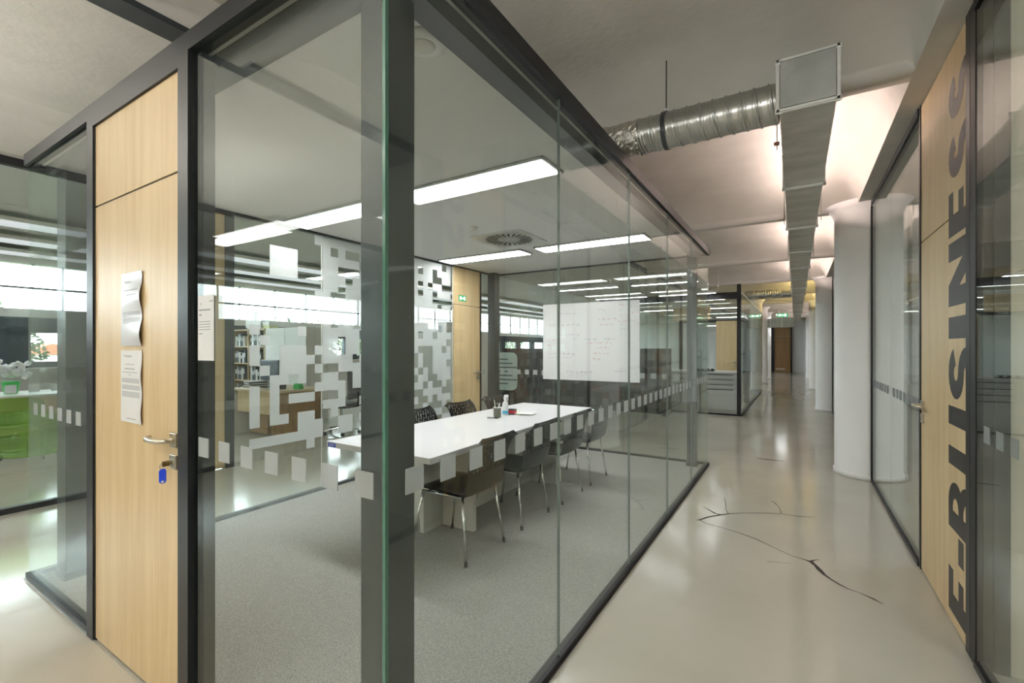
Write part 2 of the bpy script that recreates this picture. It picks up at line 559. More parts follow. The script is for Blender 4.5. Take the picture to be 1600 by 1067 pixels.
# corridor side
wc = struct('wall_corridor', (GX, GY, 0))
ys = [GY + PITCH * k for k in range(6)]; ys[-1] = BY
for a, b in zip(ys, ys[1:]):
    p = pane_x(wc, GX, a + 0.0015, b - 0.0015, 0.03, ZT, M['glass'])
    squares_on(p, 'x', GX + 0.0075, a, b, 0.905)
    if b < BY - 0.1:
        obj('glass_joint', B((GX - 0.006, GX + 0.006, b - 0.0014, b + 0.0014, 0.03, ZT)), M['joint'], wc)
obj('top_rail', B((GX - 0.035, GX + 0.02, GY - 0.02, BY + 0.02, ZT, ZR)), M['anth'], wc)
obj('inner_rail', B((GX - 0.15, GX - 0.06, GY + 0.06, BY - 0.05, 2.475, 2.534)), M['anth_l'], wc)
obj('bottom_rail', B((GX - 0.03, GX + 0.014, GY - 0.014, BY + 0.014, 0.0, 0.032)), M['anth'], wc)
obj('bottom_gasket', B((GX + 0.014, GX + 0.019, GY - 0.014, BY + 0.014, 0.0, 0.010)), M['black'], wc)

# front side
wf = struct('wall_front', (LX, GY, 0))
DX0, DX1 = -2.877, -2.0     # door leaf
p = pane_y(wf, GY, LX + 0.002, -2.955, 0.03, ZT)
squares_on(p, 'y', GY - 0.0075, LX, -2.955, -1.012 - SP * 30)
p = pane_y(wf, GY, -1.922, GX - 0.002, 0.03, ZT)
squares_on(p, 'y', GY - 0.0075, -1.922, GX, -1.012 - SP * 30)
obj('glass_edge', B((GX - 0.0045, GX + 0.0065, GY - 0.0065, GY + 0.0045, 0.03, ZT)), M['glassedge'], wf)
obj('top_rail', B((LX - 0.02, GX + 0.02, GY - 0.02, GY + 0.035, ZT, ZR)), M['anth'], wf)
obj('inner_rail', B((LX + 0.05, GX - 0.06, GY + 0.06, GY + 0.15, 2.475, 2.534)), M['anth_l'], wf)
obj('bottom_rail', B((LX - 0.014, -2.955, GY - 0.014, GY + 0.03, 0, 0.032)), M['anth'], wf)
obj('bottom_rail', B((-1.922, GX + 0.014, GY - 0.014, GY + 0.03, 0, 0.032)), M['anth'], wf)
obj('floor_joint', B((LX - 0.02, DX1, GY - 0.022, GY - 0.014, 0, 0.004)), M['zinc'], wf)

# office side
wo = struct('wall_office', (LX, GY, 0))
opanes = []
for i, (a, b) in enumerate(zip(ys, ys[1:])):
    if i == 4: continue
    p = pane_x(wo, LX, a + 0.0015, b - 0.0015, 0.03, ZT)
    opanes.append(p)
    obj('glass_joint', B((LX - 0.006, LX + 0.006, b - 0.002, b + 0.002, 0.03, ZT)), M['lam2'], wo)
p = pane_x(wo, LX, 5.56, BY - 0.01, 0.03, ZT)
squares_on(p, 'x', LX + 0.0075, 5.56, BY, 0.905)
obj('top_rail', B((LX - 0.02, LX + 0.03, GY, BY, ZT, ZR)), M['anth'], wo)
obj('bottom_rail', B((LX - 0.014, LX + 0.03, GY, 4.92, 0, 0.032)), M['anth'], wo)
obj('bottom_rail', B((LX - 0.014, LX + 0.03, 5.56, BY, 0, 0.032)), M['anth'], wo)
obj('door_jamb', B((LX - 0.03, LX + 0.03, 5.53, 5.56, 0, ZT)), M['anth'], wo)

# far side
wb = struct('wall_back', (LX, BY, 0))
xs = [LX, LX + 1.032, LX + 2.063, GX]
for a, b in zip(xs, xs[1:]):
    p = pane_y(wb, BY, a + 0.0015, b - 0.0015, 0.03, ZT)
    squares_on(p, 'y', BY - 0.0075, a, b, -1.012 - SP * 30)
    if b < GX - 0.1:
        obj('glass_joint', B((b - 0.0014, b + 0.0014, BY - 0.006, BY + 0.006, 0.03, ZT)), M['joint'], wb)
obj('top_rail', B((LX - 0.02, GX + 0.02, BY - 0.03, BY + 0.02, ZT, ZR)), M['anth'], wb)
obj('bottom_rail', B((LX - 0.014, GX, BY - 0.03, BY + 0.014, 0, 0.032)), M['anth'], wb)

# steel posts just inside the corners
def post(name, x0, x1, y0, y1):
    r = struct(name, ((x0 + x1) / 2, (y0 + y1) / 2, 0))
    obj('shaft', B((x0, x1, y0, y1, 0.006, 2.534)), M['anth_l'], r, bevel=0.004)
    cxm, cym = (x0 + x1) / 2, (y0 + y1) / 2
    obj('base_collar', B((x0 - 0.008, x1 + 0.008, y0 - 0.008, y1 + 0.008, 0.006, 0.05)), M['anth'], r)
    return r
post('column_steel', GX - 0.215, GX - 0.10, GY + 0.10, GY + 0.213)
post('column_steel', LX + 0.10, LX + 0.26, GY + 0.10, GY + 0.26)
post('column_steel', LX + 0.03, LX + 0.16, BY - 0.22, BY - 0.09)
post('column_steel', GX - 0.20, GX - 0.10, BY - 0.20, BY - 0.09)

# frosted pixel film on the office-side glass (plain blocks; no machine-readable code)
MOD, Y0M, ZTOP = 0.09, 2.17, 2.51
cells = set()
def cell(c0, c1, r0, r1):
    for c in range(c0, c1 + 1):
        for r in range(r0, r1 + 1): cells.add((c, r))
cell(2, 4, 2, 4)
cell(0, 0, 10, 10); cell(0, 0, 12, 13); cell(1, 1, 11, 11); cell(1, 1, 14, 14)
cell(0, 0, 16, 19); cell(2, 2, 16, 19); cell(3, 3, 19, 19); cell(4, 7, 17, 17); cell(5, 7, 19, 19); cell(5, 5, 13, 13)
cell(0, 6, 21, 21); cell(6, 6, 22, 22); cell(2, 3, 15, 15); cell(3, 5, 12, 14); cell(4, 4, 13, 14)
rp = random.Random(11)
for c in range(5, 16):
    for r in range(0, 22):
        dens = 0.82 if (r < 17 and c > 6) else 0.30
        if c <= 6 and r < 8: dens = 0.0
        if c <= 6: dens = min(dens, 0.35)
        if rp.random() < dens: cells.add((c, r))
for r in range(1, 20, 2):
    cells.discard((7, r))
for (c, r) in ((9, 6), (9, 9), (10, 12), (10, 11), (11, 3), (12, 8), (13, 12), (9, 14), (13, 10)):
    cells.discard((c, r))
for c in range(16, 30):
    for r in range(0, 24):
        if rp.random() < (0.62 if r > 8 else 0.75): cells.add((c, r))
for i, pn in enumerate(opanes):
    lo, hi = ys[i], ys[i + 1]
    bm = bmesh.new()
    for r in range(0, 26):
        run = None
        for c in range(0, 32):
            on = (c, r) in cells
            ya, yb = Y0M + c * MOD, Y0M + (c + 1) * MOD
            ya, yb = max(ya, lo + 0.002), min(yb, hi - 0.002)
            if on and yb - ya > 0.002:
                if run and abs(run[1] - ya) < 1e-4: run[1] = yb
                else:
                    if run: addbox(bm, LX + 0.0055, LX + 0.0068, run[0], run[1], ZTOP - (r + 1) * MOD, ZTOP - r * MOD)
                    run = [ya, yb]
            elif run:
                addbox(bm, LX + 0.0055, LX + 0.0068, run[0], run[1], ZTOP - (r + 1) * MOD, ZTOP - r * MOD); run = None
        if run: addbox(bm, LX + 0.0055, LX + 0.0068, run[0], run[1], ZTOP - (r + 1) * MOD, ZTOP - r * MOD)
    if bm.verts:
        o = obj('frosted_print', bm, M['film2'], pn); o['kind'] = 'stuff'
    else: bm.free()

# ---------------------------------------------------------------- meeting room door (front)
d1 = struct('door_1', (DX0, GY, 0))
obj('leaf_panel', B((DX0 + 0.004, DX1 - 0.004, GY - 0.012, GY + 0.03, 0.012, 2.083)), M['maple'], d1, bevel=0.0015)
obj('transom_panel', B((DX0 + 0.004, DX1 - 0.004, GY - 0.012, GY + 0.03, 2.091, 2.474)), M['maple'], d1, bevel=0.0015)
obj('seam_gasket', B((DX0, DX1, GY - 0.006, GY + 0.02, 2.083, 2.091)), M['black'], d1)
obj('jamb', B((-2.955, DX0 + 0.002, GY - 0.022, GY + 0.05, 0, ZT)), M['anth'], d1)
obj('jamb', B((DX1 - 0.002, -1.922, GY - 0.022, GY + 0.05, 0, ZT)), M['anth'], d1)
obj('gasket', B((DX0 + 0.002, DX0 + 0.008, GY - 0.016, GY + 0.02, 0, 2.475)), M['black'], d1)
obj('jamb_gasket', B((-1.922, -1.895, GY + 0.012, GY + 0.06, 0, ZT)), M['black'], d1)
obj('head_rail', B((DX0, DX1, GY - 0.022, GY + 0.05, 2.475, ZT)), M['anth'], d1)
# lever handle: square rose, neck, curved lever
def lever(parent, P0, ux, un, rose_z):
    """P0 point on door face at the rose centre, ux unit vec along lever, un outward normal"""
    P0 = Vector(P0); ux = Vector(ux); un = Vector(un)
    def bx(c, hx, hn, hz):
        bm = bmesh.new()
        c = Vector(c)
        q = [bm.verts.new(c + ux * sx * hx + un * sn * hn + Vector((0, 0, sz * hz))) for sz in (-1, 1) for sn in (-1, 1) for sx in (-1, 1)]
        for f in ((0, 1, 3, 2), (4, 5, 7, 6), (0, 1, 5, 4), (2, 3, 7, 6), (0, 2, 6, 4), (1, 3, 7, 5)): bm.faces.new([q[i] for i in f])
        return bm
    hd = obj('door_handle', bx(P0 + un * 0.005, 0.027, 0.0055, 0.027), M['steel'], parent, bevel=0.0015)
    pts = [P0 + un * 0.008, P0 + un * 0.035, P0 + un * 0.052 + ux * 0.012, P0 + un * 0.056 + ux * 0.04, P0 + un * 0.056 + ux * 0.085,
           P0 + un * 0.053 + ux * 0.115, P0 + un * 0.042 + ux * 0.137, P0 + un * 0.03 + ux * 0.146]
    obj('lever', T(pts, 0.0098, 14), M['steel'], hd, smooth=True)
    lk = obj('lock_plate', bx(P0 + un * 0.005 - Vector((0, 0, 0.083)), 0.027, 0.0055, 0.027), M['steel'], parent, bevel=0.0015)
    obj('cylinder', bx(P0 + un * 0.011 - Vector((0, 0, 0.088)), 0.008, 0.003, 0.013), M['chrome'], lk)
lever(d1, (-2.045, GY - 0.012, 1.052), (-1, 0, 0), (0, -1, 0), 1.05)

# key with the blue tag in the lock
KX, KY, KZ = -2.045, GY - 0.026, 0.966
key = thing('key', 'brass key with a blue plastic tag hanging from the maple door lock', 'key', (KX, KY, KZ))
obj('key_bow', prism([(KX - 0.004 + 0.02 * math.cos(a) * 0.25, KZ + 0.011 * math.sin(a)) for a in [2 * PI * k / 14 for k in range(14)]], 'y', KY - 0.028, KY - 0.004), M['brass'], key)
obj('key_blade', B((KX - 0.0015, KX + 0.0015, KY - 0.006, KY + 0.012, KZ - 0.004, KZ + 0.004)), M['brass'], key)
bm = bmesh.new()
tube(bm, [(KX - 0.004, KY - 0.026 + 0.011 * math.cos(a), KZ - 0.008 + 0.011 * math.sin(a)) for a in [2 * PI * k / 16 for k in range(16)]], 0.0011, 6, closed=True)
obj('key_ring', bm, M['chrome'], key, smooth=True)
def capsule(hw, zt, zb, n=8):
    return [(KX - 0.004 + hw * math.cos(PI * k / n), zt - hw + hw * math.sin(PI * k / n)) for k in range(n + 1)] + \
           [(KX - 0.004 - hw * math.cos(PI * k / n), zb + hw - hw * math.sin(PI * k / n)) for k in range(n + 1)]
def turned(bm):
    bmesh.ops.rotate(bm, verts=bm.verts, cent=(KX - 0.004, KY - 0.0265, KZ), matrix=Matrix.Rotation(1.05, 3, 'Z'))
    return bm
tagp = obj('key_tag', turned(prism(capsule(0.0115, KZ - 0.016, KZ - 0.074), 'y', KY - 0.028, KY - 0.025)), M['blue'], key, bevel=0.001)
obj('tag_dot', turned(prism([(KX - 0.004 + 0.005 * math.cos(2 * PI * k / 12), KZ - 0.066 + 0.005 * math.sin(2 * PI * k / 12)) for k in range(12)], 'y', KY - 0.0292, KY - 0.0282)), M['lam'], tagp)

# two notices on the door
def notice(label, x0, x1, z0, z1, lines, mat, curl, name='notice', y=GY - 0.0135):
    t = thing(name, label, 'notice', ((x0 + x1) / 2, y, z0))
    bm = bmesh.new()
    NX, NZ = 10, 18
    def Yf(u, v):
        return y - 0.0015 - curl * (math.sin(v * PI * 2.0 + 0.6) ** 2) * (0.15 + 0.85 * u ** 2)
    for s in (0, -0.0006):
        g = [[bm.verts.new((x0 + (x1 - x0) * i / NX, Yf(i / NX, j / NZ) + s, z0 + (z1 - z0) * j / NZ)) for j in range(NZ + 1)] for i in range(NX + 1)]
        for i in range(NX):
            for j in range(NZ):
                bm.faces.new((g[i][j], g[i + 1][j], g[i + 1][j + 1], g[i][j + 1]))
    obj('sheet', bm, mat, t, smooth=True)
    bm = bmesh.new()
    for (u0, u1, v, h) in lines:
        v = 1 - v
        K = 8
        for i in range(K):
            a, b = u0 + (u1 - u0) * i / K, u0 + (u1 - u0) * (i + 1) / K
            q = []
            for (uu, vv) in ((a, v - h), (b, v - h), (b, v), (a, v)):
                q.append(bm.verts.new((x0 + (x1 - x0) * uu, Yf(uu, vv) - 0.0012, z0 + (z1 - z0) * vv)))
            bm.faces.new(q)
    o = obj('printed_lines', bm, M['ink_l'], t); o['kind'] = 'stuff'
    return t
Lp = [(0.16, 0.42, 0.115, 0.010), (0.2, 0.5, 0.13, 0.008), (0.15, 0.88, 0.235, 0.010), (0.27, 0.8, 0.30, 0.010)] + \
     [(0.08, 0.9, 0.535 + 0.016 * k, 0.008) for k in range(3)] + [(0.08, 0.3, 0.59, 0.008)] + [(0.1, 0.93, 0.62 + 0.016 * k, 0.008) for k in range(4)] + [(0.1, 0.4, 0.69, 0.008)]
notice('upper white notice in a glossy plastic sleeve, on the maple door', -2.552, -2.335, 1.418, 1.735, Lp, M['sleeve'], 0.012)
Lp = [(0.12, 0.5, 0.07, 0.008), (0.2, 0.55, 0.085, 0.009), (0.22, 0.68, 0.19, 0.008), (0.2, 0.7, 0.25, 0.013), (0.1, 0.83, 0.30, 0.009), (0.4, 0.52, 0.335, 0.009)] + \
     [(0.06, 0.92, 0.39 + 0.016 * k, 0.008) for k in range(4)] + [(0.06, 0.92, 0.485 + 0.016 * k, 0.008) for k in range(4)] + [(0.06, 0.9, 0.575 + 0.016 * k, 0.008) for k in range(5)] + [(0.3, 0.75, 0.94, 0.01)]
notice('lower white notice with paragraphs of print, above the lever handle', -2.556, -2.337, 1.085, 1.398, Lp, M['paper'], 0.006)
# poster stuck on the glass next to the door
Lp = [(0.16, 0.24, 0.12, 0.018), (0.72, 0.95, 0.09, 0.016), (0.08, 0.80, 0.215, 0.022), (0.08, 0.25, 0.29, 0.022)] + [(0.08, 0.8, 0.40 + 0.04 * k, 0.012) for k in range(4)] + [(0.08, 0.3, 0.58, 0.018)]
notice('white printed poster stuck on the glass right of the maple door', -1.872, -1.757, 1.363, 1.600, Lp, M['paper'], 0.0, name='poster', y=GY - 0.0075)

# ---------------------------------------------------------------- inner door of the office wall
d2 = struct('door_2', (LX, 4.93, 0))
obj('leaf_panel', B((LX - 0.02, LX + 0.02, 4.935, 5.53, 0.01, 2.0)), M['maple'], d2)
obj('transom_panel', B((LX - 0.02, LX + 0.02, 4.935, 5.53, 2.008, ZT)), M['maple'], d2)
lever(d2, (LX + 0.02, 5.48, 1.05), (0, -1, 0), (1, 0, 0), 1.05)
sg = thing('exit_sign', 'small green exit sign on the maple inner door transom', 'sign', (LX + 0.02, 5.10, 2.06))
obj('plate', B((LX + 0.021, LX + 0.026, 5.03, 5.19, 2.06, 2.14)), M['exitgreen'], sg)
obj('pictogram', B((LX + 0.026, LX + 0.0275, 5.05, 5.085, 2.075, 2.125), (LX + 0.026, LX + 0.0275, 5.135, 5.17, 2.075, 2.125), (LX + 0.026, LX + 0.0275, 5.10, 5.12, 2.09, 2.11)), M['exitwhite'], sg)

# ---------------------------------------------------------------- meeting room ceiling fittings
ZC = 2.535
def panel_light(label, x0, x1, y0, y1, z, group, mat='lamp', hang=0.0):
    t = thing('ceiling_light', label, 'light', ((x0 + x1) / 2, (y0 + y1) / 2, z), group)
    h = 0.018 if not hang else 0.05
    obj('housing', B((x0, x1, y0, y0 + 0.016, z - h, z), (x0, x1, y1 - 0.016, y1, z - h, z), (x0, x0 + 0.016, y0, y1, z - h, z), (x1 - 0.016, x1, y0, y1, z - h, z), (x0, x1, y0, y1, z - 0.004, z)), M['zinc'] if not hang else M['lam2'], t)
    obj('diffuser', B((x0 + 0.016, x1 - 0.016, y0 + 0.016, y1 - 0.016, z - h - 0.001, z - 0.006)), M[mat], t)
    if hang:
        bm = bmesh.new()
        for x in (x0 + 0.1, x1 - 0.1):
            for y in (y0 + 0.03, y1 - 0.03):
                if x1 - x0 > y1 - y0: pass
        if x1 - x0 > y1 - y0: pr = [(x0 + 0.15, (y0 + y1) / 2), (x1 - 0.15, (y0 + y1) / 2)]
        else: pr = [((x0 + x1) / 2, y0 + 0.15), ((x0 + x1) / 2, y1 - 0.15)]
        bm.free()
        for q in pr:
            obj('suspension_wire', T([(q[0], q[1], z), (q[0], q[1], z + hang)], 0.003, 6), M['zinc'], t)
    return t
G1 = 'light panels in the meeting room ceiling'
panel_light('large glowing ceiling panel nearest the maple door and the pixel glass', -3.90, -2.67, 2.38, 2.66, ZC, G1)
panel_light('large glowing ceiling panel nearest the corridor glass and corner post', -2.50, -1.26, 2.38, 2.66, ZC, G1)
panel_light('glowing ceiling panel above the inner maple door end of the room', -3.90, -2.67, 4.50, 4.78, ZC, G1)
panel_light('glowing ceiling panel near the far whiteboard, beyond the round vent', -2.50, -1.26, 4.50, 4.78, ZC, G1)

# swirl diffuser
vx, vy = -2.52, 4.02
vt = thing('ceiling_vent', 'square swirl air vent with radial black slots in the room ceiling', 'vent', (vx, vy, ZC))
obj('plate', B((vx - 0.29, vx + 0.29, vy - 0.29, vy + 0.29, ZC - 0.012, ZC)), M['zinc'], vt, bevel=0.003)
for k in range(24):
    a = 2 * PI * k / 24
    bm = bmesh.new()
    ca, sa = math.cos(a), math.sin(a)
    A = []
    for (r, w) in ((0.12, -0.006), (0.24, -0.014), (0.24, 0.014), (0.12, 0.006)):
        A.append((vx + r * ca - w * sa, vy + r * sa + w * ca))
    bm.free()
    obj('slot', prism(A, 'z', ZC - 0.0135, ZC - 0.0122), M['black'], vt)
sp = thing('ceiling_speaker', 'round white ceiling speaker near the corridor glass corner', 'speaker', (-1.17, 1.27, ZC))
obj('ring', LA([(0.02, -0.012), (0.062, -0.014), (0.085, -0.006), (0.087, 0)], -1.17, 1.27, ZC, 32), M['lam'], sp, smooth=True)
obj('cone', LA([(0.001, -0.02), (0.04, -0.018), (0.046, -0.012)], -1.17, 1.27, ZC, 24), M['lam2'], sp, smooth=True)
sd = thing('smoke_detector', 'small white smoke detector between the light panels', 'detector', (-2.56, 3.45, ZC))
obj('base', LA([(0.045, -0.012), (0.05, 0)], -2.56, 3.45, ZC, 20), M['lam'], sd)
obj('head', LA([(0.012, -0.04), (0.03, -0.034), (0.034, -0.012)], -2.56, 3.45, ZC, 20), M['lam2'], sd, smooth=True)

# ---------------------------------------------------------------- conference table
TX0, TX1, TY0, TY1, TZ = -2.86, -1.93, 2.10, 4.84, 0.74
ct = thing('conference_table', 'long white laminate conference table on cross shaped panel legs', 'table', (-2.4, 3.5, 0.006))
obj('table_top', prism([(TX0, TY0), (-1.88, TY0), (-1.95, TY1), (TX0 + 0.03, TY1)], 'z', TZ - 0.04, TZ), pbr('table_laminate', (0.66, 0.655, 0.675), 0.35, noise=0.01, scale=4), ct, bevel=0.003)
for yy in (2.82, 4.24):
    obj('leg_panel', B((-2.72, -2.09, yy, yy + 0.04, 0.006, TZ - 0.04)), M['lam2'], ct, bevel=0.002)
obj('spine_panel', B((-2.43, -2.39, 2.60, 2.82, 0.006, TZ - 0.04)), M['lam2'], ct, bevel=0.002)
obj('spine_panel', B((-2.43, -2.39, 2.86, 4.24, 0.006, TZ - 0.04)), M['lam2'], ct, bevel=0.002)
obj('spine_panel', B((-2.43, -2.39, 4.28, 4.46, 0.006, TZ - 0.04)), M['lam2'], ct, bevel=0.002)
obj('cable_tray', B((-2.2, -2.02, 2.35, 2.75, TZ - 0.075, TZ - 0.042)), M['black'], ct)
stk = obj('sticker', B((TX0 + 0.02, TX0 + 0.10, TY0 - 0.0015, TY0 + 0.001, TZ - 0.034, TZ - 0.006)), M['blue'], ct)
obj('sticker_lines', B((TX0 + 0.03, TX0 + 0.09, TY0 - 0.002, TY0 - 0.0015, TZ - 0.016, TZ - 0.012), (TX0 + 0.03, TX0 + 0.08, TY0 - 0.002, TY0 - 0.0015, TZ - 0.026, TZ - 0.022)), M['lam'], stk)

# things on the table
def onT(px, py):
    return P2(px, py, TZ)
x, y = onT(777, 652)
cup = thing('pen_cup', 'dark mesh pen cup on the white conference table', 'cup', (x, y, TZ))
obj('cup_wall', LA([(0.036, 0.0), (0.038, 0.095), (0.0365, 0.098), (0.034, 0.095), (0.032, 0.006)], x, y, TZ, 24), pbr('dark_mesh', (0.09, 0.10, 0.08), 0.3), cup)
obj('rim', LA([(0.0385, 0.093), (0.0400, 0.097), (0.0385, 0.100)], x, y, TZ, 24), M['zinc'], cup, smooth=True)
for i, (dx, dy, tx, ty, h, mk, lab) in enumerate(((-0.018, 0.0, -0.03, 0.0, 0.165, 'zinc', 'silver pen leaning left in the mesh cup'), (-0.008, 0.014, -0.02, 0.02, 0.135, 'lam2', 'short pale pen in the mesh cup'), (0.014, 0.004, 0.012, 0.006, 0.14, 'lam', 'thick white marker in the mesh cup'), (0.004, -0.014, 0.008, -0.016, 0.13, 'screen', 'black marker in the mesh cup'))):
    r = 0.008 if 'marker' in lab else 0.0045
    t = thing('pen', lab, 'pen', (x + dx, y + dy, TZ + 0.008), 'pens in the mesh cup')
    obj('barrel', T([(x + dx * 0.6, y + dy * 0.6, TZ + 0.009), (x + dx * .8 + tx * .5, y + dy * .8 + ty * .5, TZ + h * 0.8)], r, 10), M[mk], t)
    obj('pen_cap', T([(x + dx * .8 + tx * .5, y + dy * .8 + ty * .5, TZ + h * 0.8), (x + dx + tx * .6, y + dy + ty * .6, TZ + h)], [r * 1.1, r * 0.7], 10), M[mk], t)
x, y = onT(784, 649)
x += 0.01; y += 0.05
sb = thing('spray_bottle', 'white spray bottle behind the pen cup on the table', 'bottle', (x, y, TZ))
obj('bottle_body', LA([(0.028, 0), (0.031, 0.006), (0.031, 0.10), (0.026, 0.122), (0.013, 0.138), (0.013, 0.15)], x, y, TZ, 24), M['lam'], sb, smooth=True)
obj('bottle_label', LA([(0.0316, 0.012), (0.0316, 0.045)], x, y, TZ, 24), pbr('label_cyan', (0.08, 0.42, 0.62), 0.4), sb)
obj('spray_head', B((x - 0.014, x + 0.014, y - 0.012, y + 0.012, TZ + 0.15, TZ + 0.185), (x - 0.010, x + 0.034, y - 0.009, y + 0.009, TZ + 0.178, TZ + 0.20)), M['lam'], sb, bevel=0.003)
obj('trigger', T([(x + 0.02, y, TZ + 0.18), (x + 0.032, y, TZ + 0.16), (x + 0.026, y, TZ + 0.135)], 0.004, 8), M['lam2'], sb)
x, y = onT(795, 647.5)
x += 0.03; y += 0.02
er = thing('board_eraser', 'red and black whiteboard eraser lying next to the spray bottle', 'eraser', (x, y, TZ))
obj('felt', B((x - 0.035, x + 0.035, y - 0.025, y + 0.025, TZ, TZ + 0.014)), M['greyfab'], er)
obj('body', B((x - 0.035, x + 0.035, y - 0.025, y + 0.025, TZ + 0.014, TZ + 0.042)), M['red'], er, bevel=0.003)
obj('top_cap', B((x - 0.036, x + 0.036, y - 0.026, y + 0.026, TZ + 0.042, TZ + 0.056)), M['screen'], er, bevel=0.003)
x, y = onT(812, 646.5)
pp = thing('paper_pad', 'pale yellow pad with loose white sheets on the table', 'paper', (x, y, TZ))
obj('pad', B((x - 0.10, x + 0.05, y - 0.08, y + 0.08, TZ, TZ + 0.012)), M['yellow'], pp)
bm = B((x - 0.02, x + 0.16, y - 0.10, y + 0.07, TZ + 0.0125, TZ + 0.0145)); bmesh.ops.rotate(bm, verts=bm.verts, cent=(x, y, TZ), matrix=Matrix.Rotation(0.25, 3, 'Z'))
obj('loose_sheet', bm, M['paper'], pp)
x, y = onT(768, 653.5)
mk = thing('marker_pen', 'flat grey marker lying in front of the pen cup', 'pen', (x, y, TZ + 0.006))
obj('barrel', T([(x - 0.04, y - 0.012, TZ + 0.007), (x + 0.03, y + 0.008, TZ + 0.007)], 0.0065, 10), pbr('marker_grey', (0.25, 0.25, 0.27), 0.4), mk)
obj('pen_cap', T([(x + 0.03, y + 0.008, TZ + 0.007), (x + 0.062, y + 0.017, TZ + 0.007)], 0.0069, 10), M['screen'], mk)

# ---------------------------------------------------------------- meeting chairs
def chair_profile(t):
    """side profile: y (forward +), z for t 0 (seat front) .. 1 (back top)"""
    pts = [(0.22, 0.415), (0.20, 0.437), (0.12, 0.445), (0.0, 0.438), (-0.12, 0.43), (-0.19, 0.432), (-0.225, 0.455), (-0.245, 0.52), (-0.262, 0.62), (-0.28, 0.71), (-0.305, 0.785), (-0.325, 0.815)]
    s = t * (len(pts) - 1)
    i = min(int(s), len(pts) - 2)
    f = s - i
    def cr(a, b, c, d, f):
        return 0.5 * ((2 * b) + (-a + c) * f + (2 * a - 5 * b + 4 * c - d) * f * f + (-a + 3 * b - 3 * c + d) * f ** 3)
    P = [pts[max(i - 1, 0)], pts[i], pts[i + 1], pts[min(i + 2, len(pts) - 1)]]
    return cr(P[0][0], P[1][0], P[2][0], P[3][0], f), cr(P[0][1], P[1][1], P[2][1], P[3][1], f)

def shell_patch(t0, t1, NT, NU, holes):
    bm = bmesh.new()
    g = []
    for i in range(NT + 1):
        t = t0 + (t1 - t0) * i / NT
        y, z = chair_profile(t)
        row = []
        w = 0.215 if t < 0.5 else 0.215 + 0.015 * (t - 0.5) / 0.5
        if t < 0.04: w *= 0.93 + 0.07 * (t / 0.04)
        for j in range(NU + 1):
            u = -1 + 2 * j / NU
            x = w * u
            yy, zz = y, z
            if t < 0.5: zz += 0.012 * (abs(u) ** 3)             # dished seat
            else:
                k = (t - 0.5) / 0.5
                yy += 0.02 * (1 - u * u) * -1 * (1 - k) + 0.0
                if k > 0.55:
                    q = ((k - 0.55) / 0.45) ** 1.5
                    yy -= 0.040 * q * abs(u) ** 2.5
                    zz += 0.022 * q * abs(u) ** 2.5 - 0.05 * q * max(0, abs(u) - 0.82) / 0.18 * k
            row.append(bm.verts.new((x, yy, zz)))
        g.append(row)
    for i in range(NT):
        for j in range(NU):
            t = t0 + (t1 - t0) * (i + 0.5) / NT
            u = -1 + 2 * (j + 0.5) / NU
            if holes and 0.70 < t < 0.945 and abs(u) < 0.86:
                k = (t - 0.70) / 0.245
                q = u * 6.5 + 1.6 * k + 0.5 * math.sin(k * PI)
                ph = q % 1.0
                seg = (k * 3.0 + 0.5 * (math.floor(q) % 2)) % 1.0
                if ph < 0.42 and seg < 0.72:
                    continue
            bm.faces.new((g[i][j], g[i + 1][j], g[i + 1][j + 1], g[i][j + 1]))
    loose = [v for v in bm.verts if not v.link_faces]
    bmesh.ops.delete(bm, geom=loose, context='VERTS')
    return bm

def make_chair(label, group):
    t = thing('meeting_chair', label, 'chair', (0, 0, 0), group)
    s = obj('seat', shell_patch(0.0, 0.5, 16, 12, False), M['gloss'], t, smooth=True, local=True)
    b = obj('backrest', shell_patch(0.5, 1.0, 48, 64, True), M['gloss'], t, smooth=True, local=True)
    for o in (s, b):
        md = o.modifiers.new('thickness', 'SOLIDIFY'); md.thickness = 0.009; md.offset = 0
    # chrome legs with dark feet
    for sx in (-1, 1):
        for (top, foot, nm) in ((( sx * 0.185, -0.185, 0.432), (sx * 0.225, -0.245, 0.012), 'b'), ((sx * 0.185, 0.155, 0.425), (sx * 0.225, 0.235, 0.012), 'f')):
            lg = obj('leg', T([top, foot], 0.0095, 10), M['chrome'], t, smooth=True, local=True)
            obj('foot_cap', T([Vector(foot) + (Vector(top) - Vector(foot)).normalized() * 0.02, (foot[0], foot[1], 0.006)], 0.0115, 10), M['rubber'], lg, local=True)
        obj('side_rail', T([(sx * 0.185, -0.185, 0.427), (sx * 0.185, 0.155, 0.420)], 0.0095, 8), M['chrome'], t, smooth=True, local=True)
    obj('cross_bar', T([(-0.185, 0.12, 0.420), (0.185, 0.12, 0.420)], 0.0095, 8), M['chrome'], t, smooth=True, local=True)
    return t
GC = 'black chairs around the conference table'
chair0 = make_chair('black plastic chair on the corridor side, nearest the corner post', GC)
spots = [((-2.04, 2.57), 90, None),
         ((-2.04, 3.27), 90, 'black plastic chair on the corridor side, second from the corner post'),
         ((-2.02, 3.95), 90, 'black plastic chair on the corridor side, third from the corner post'),
         ((-2.02, 4.62), 90, 'black plastic chair on the corridor side, nearest the whiteboard'),
         ((-2.80, 3.32), -90, 'black chair across the table beside the dark post, back top showing'),
         ((-2.80, 3.985), -90, 'black chair across the table in front of the inner maple door'),
         ((-2.80, 4.66), -90, 'black chair across the table behind the spray bottle')]
for i, ((x, y), a, lab) in enumerate(spots):
    c = chair0 if i == 0 else copy_tree(chair0)
    c.location = (x, y, 0.0)
    c.rotation_euler = (0, 0, math.radians(a))
    if lab: c['label'] = lab

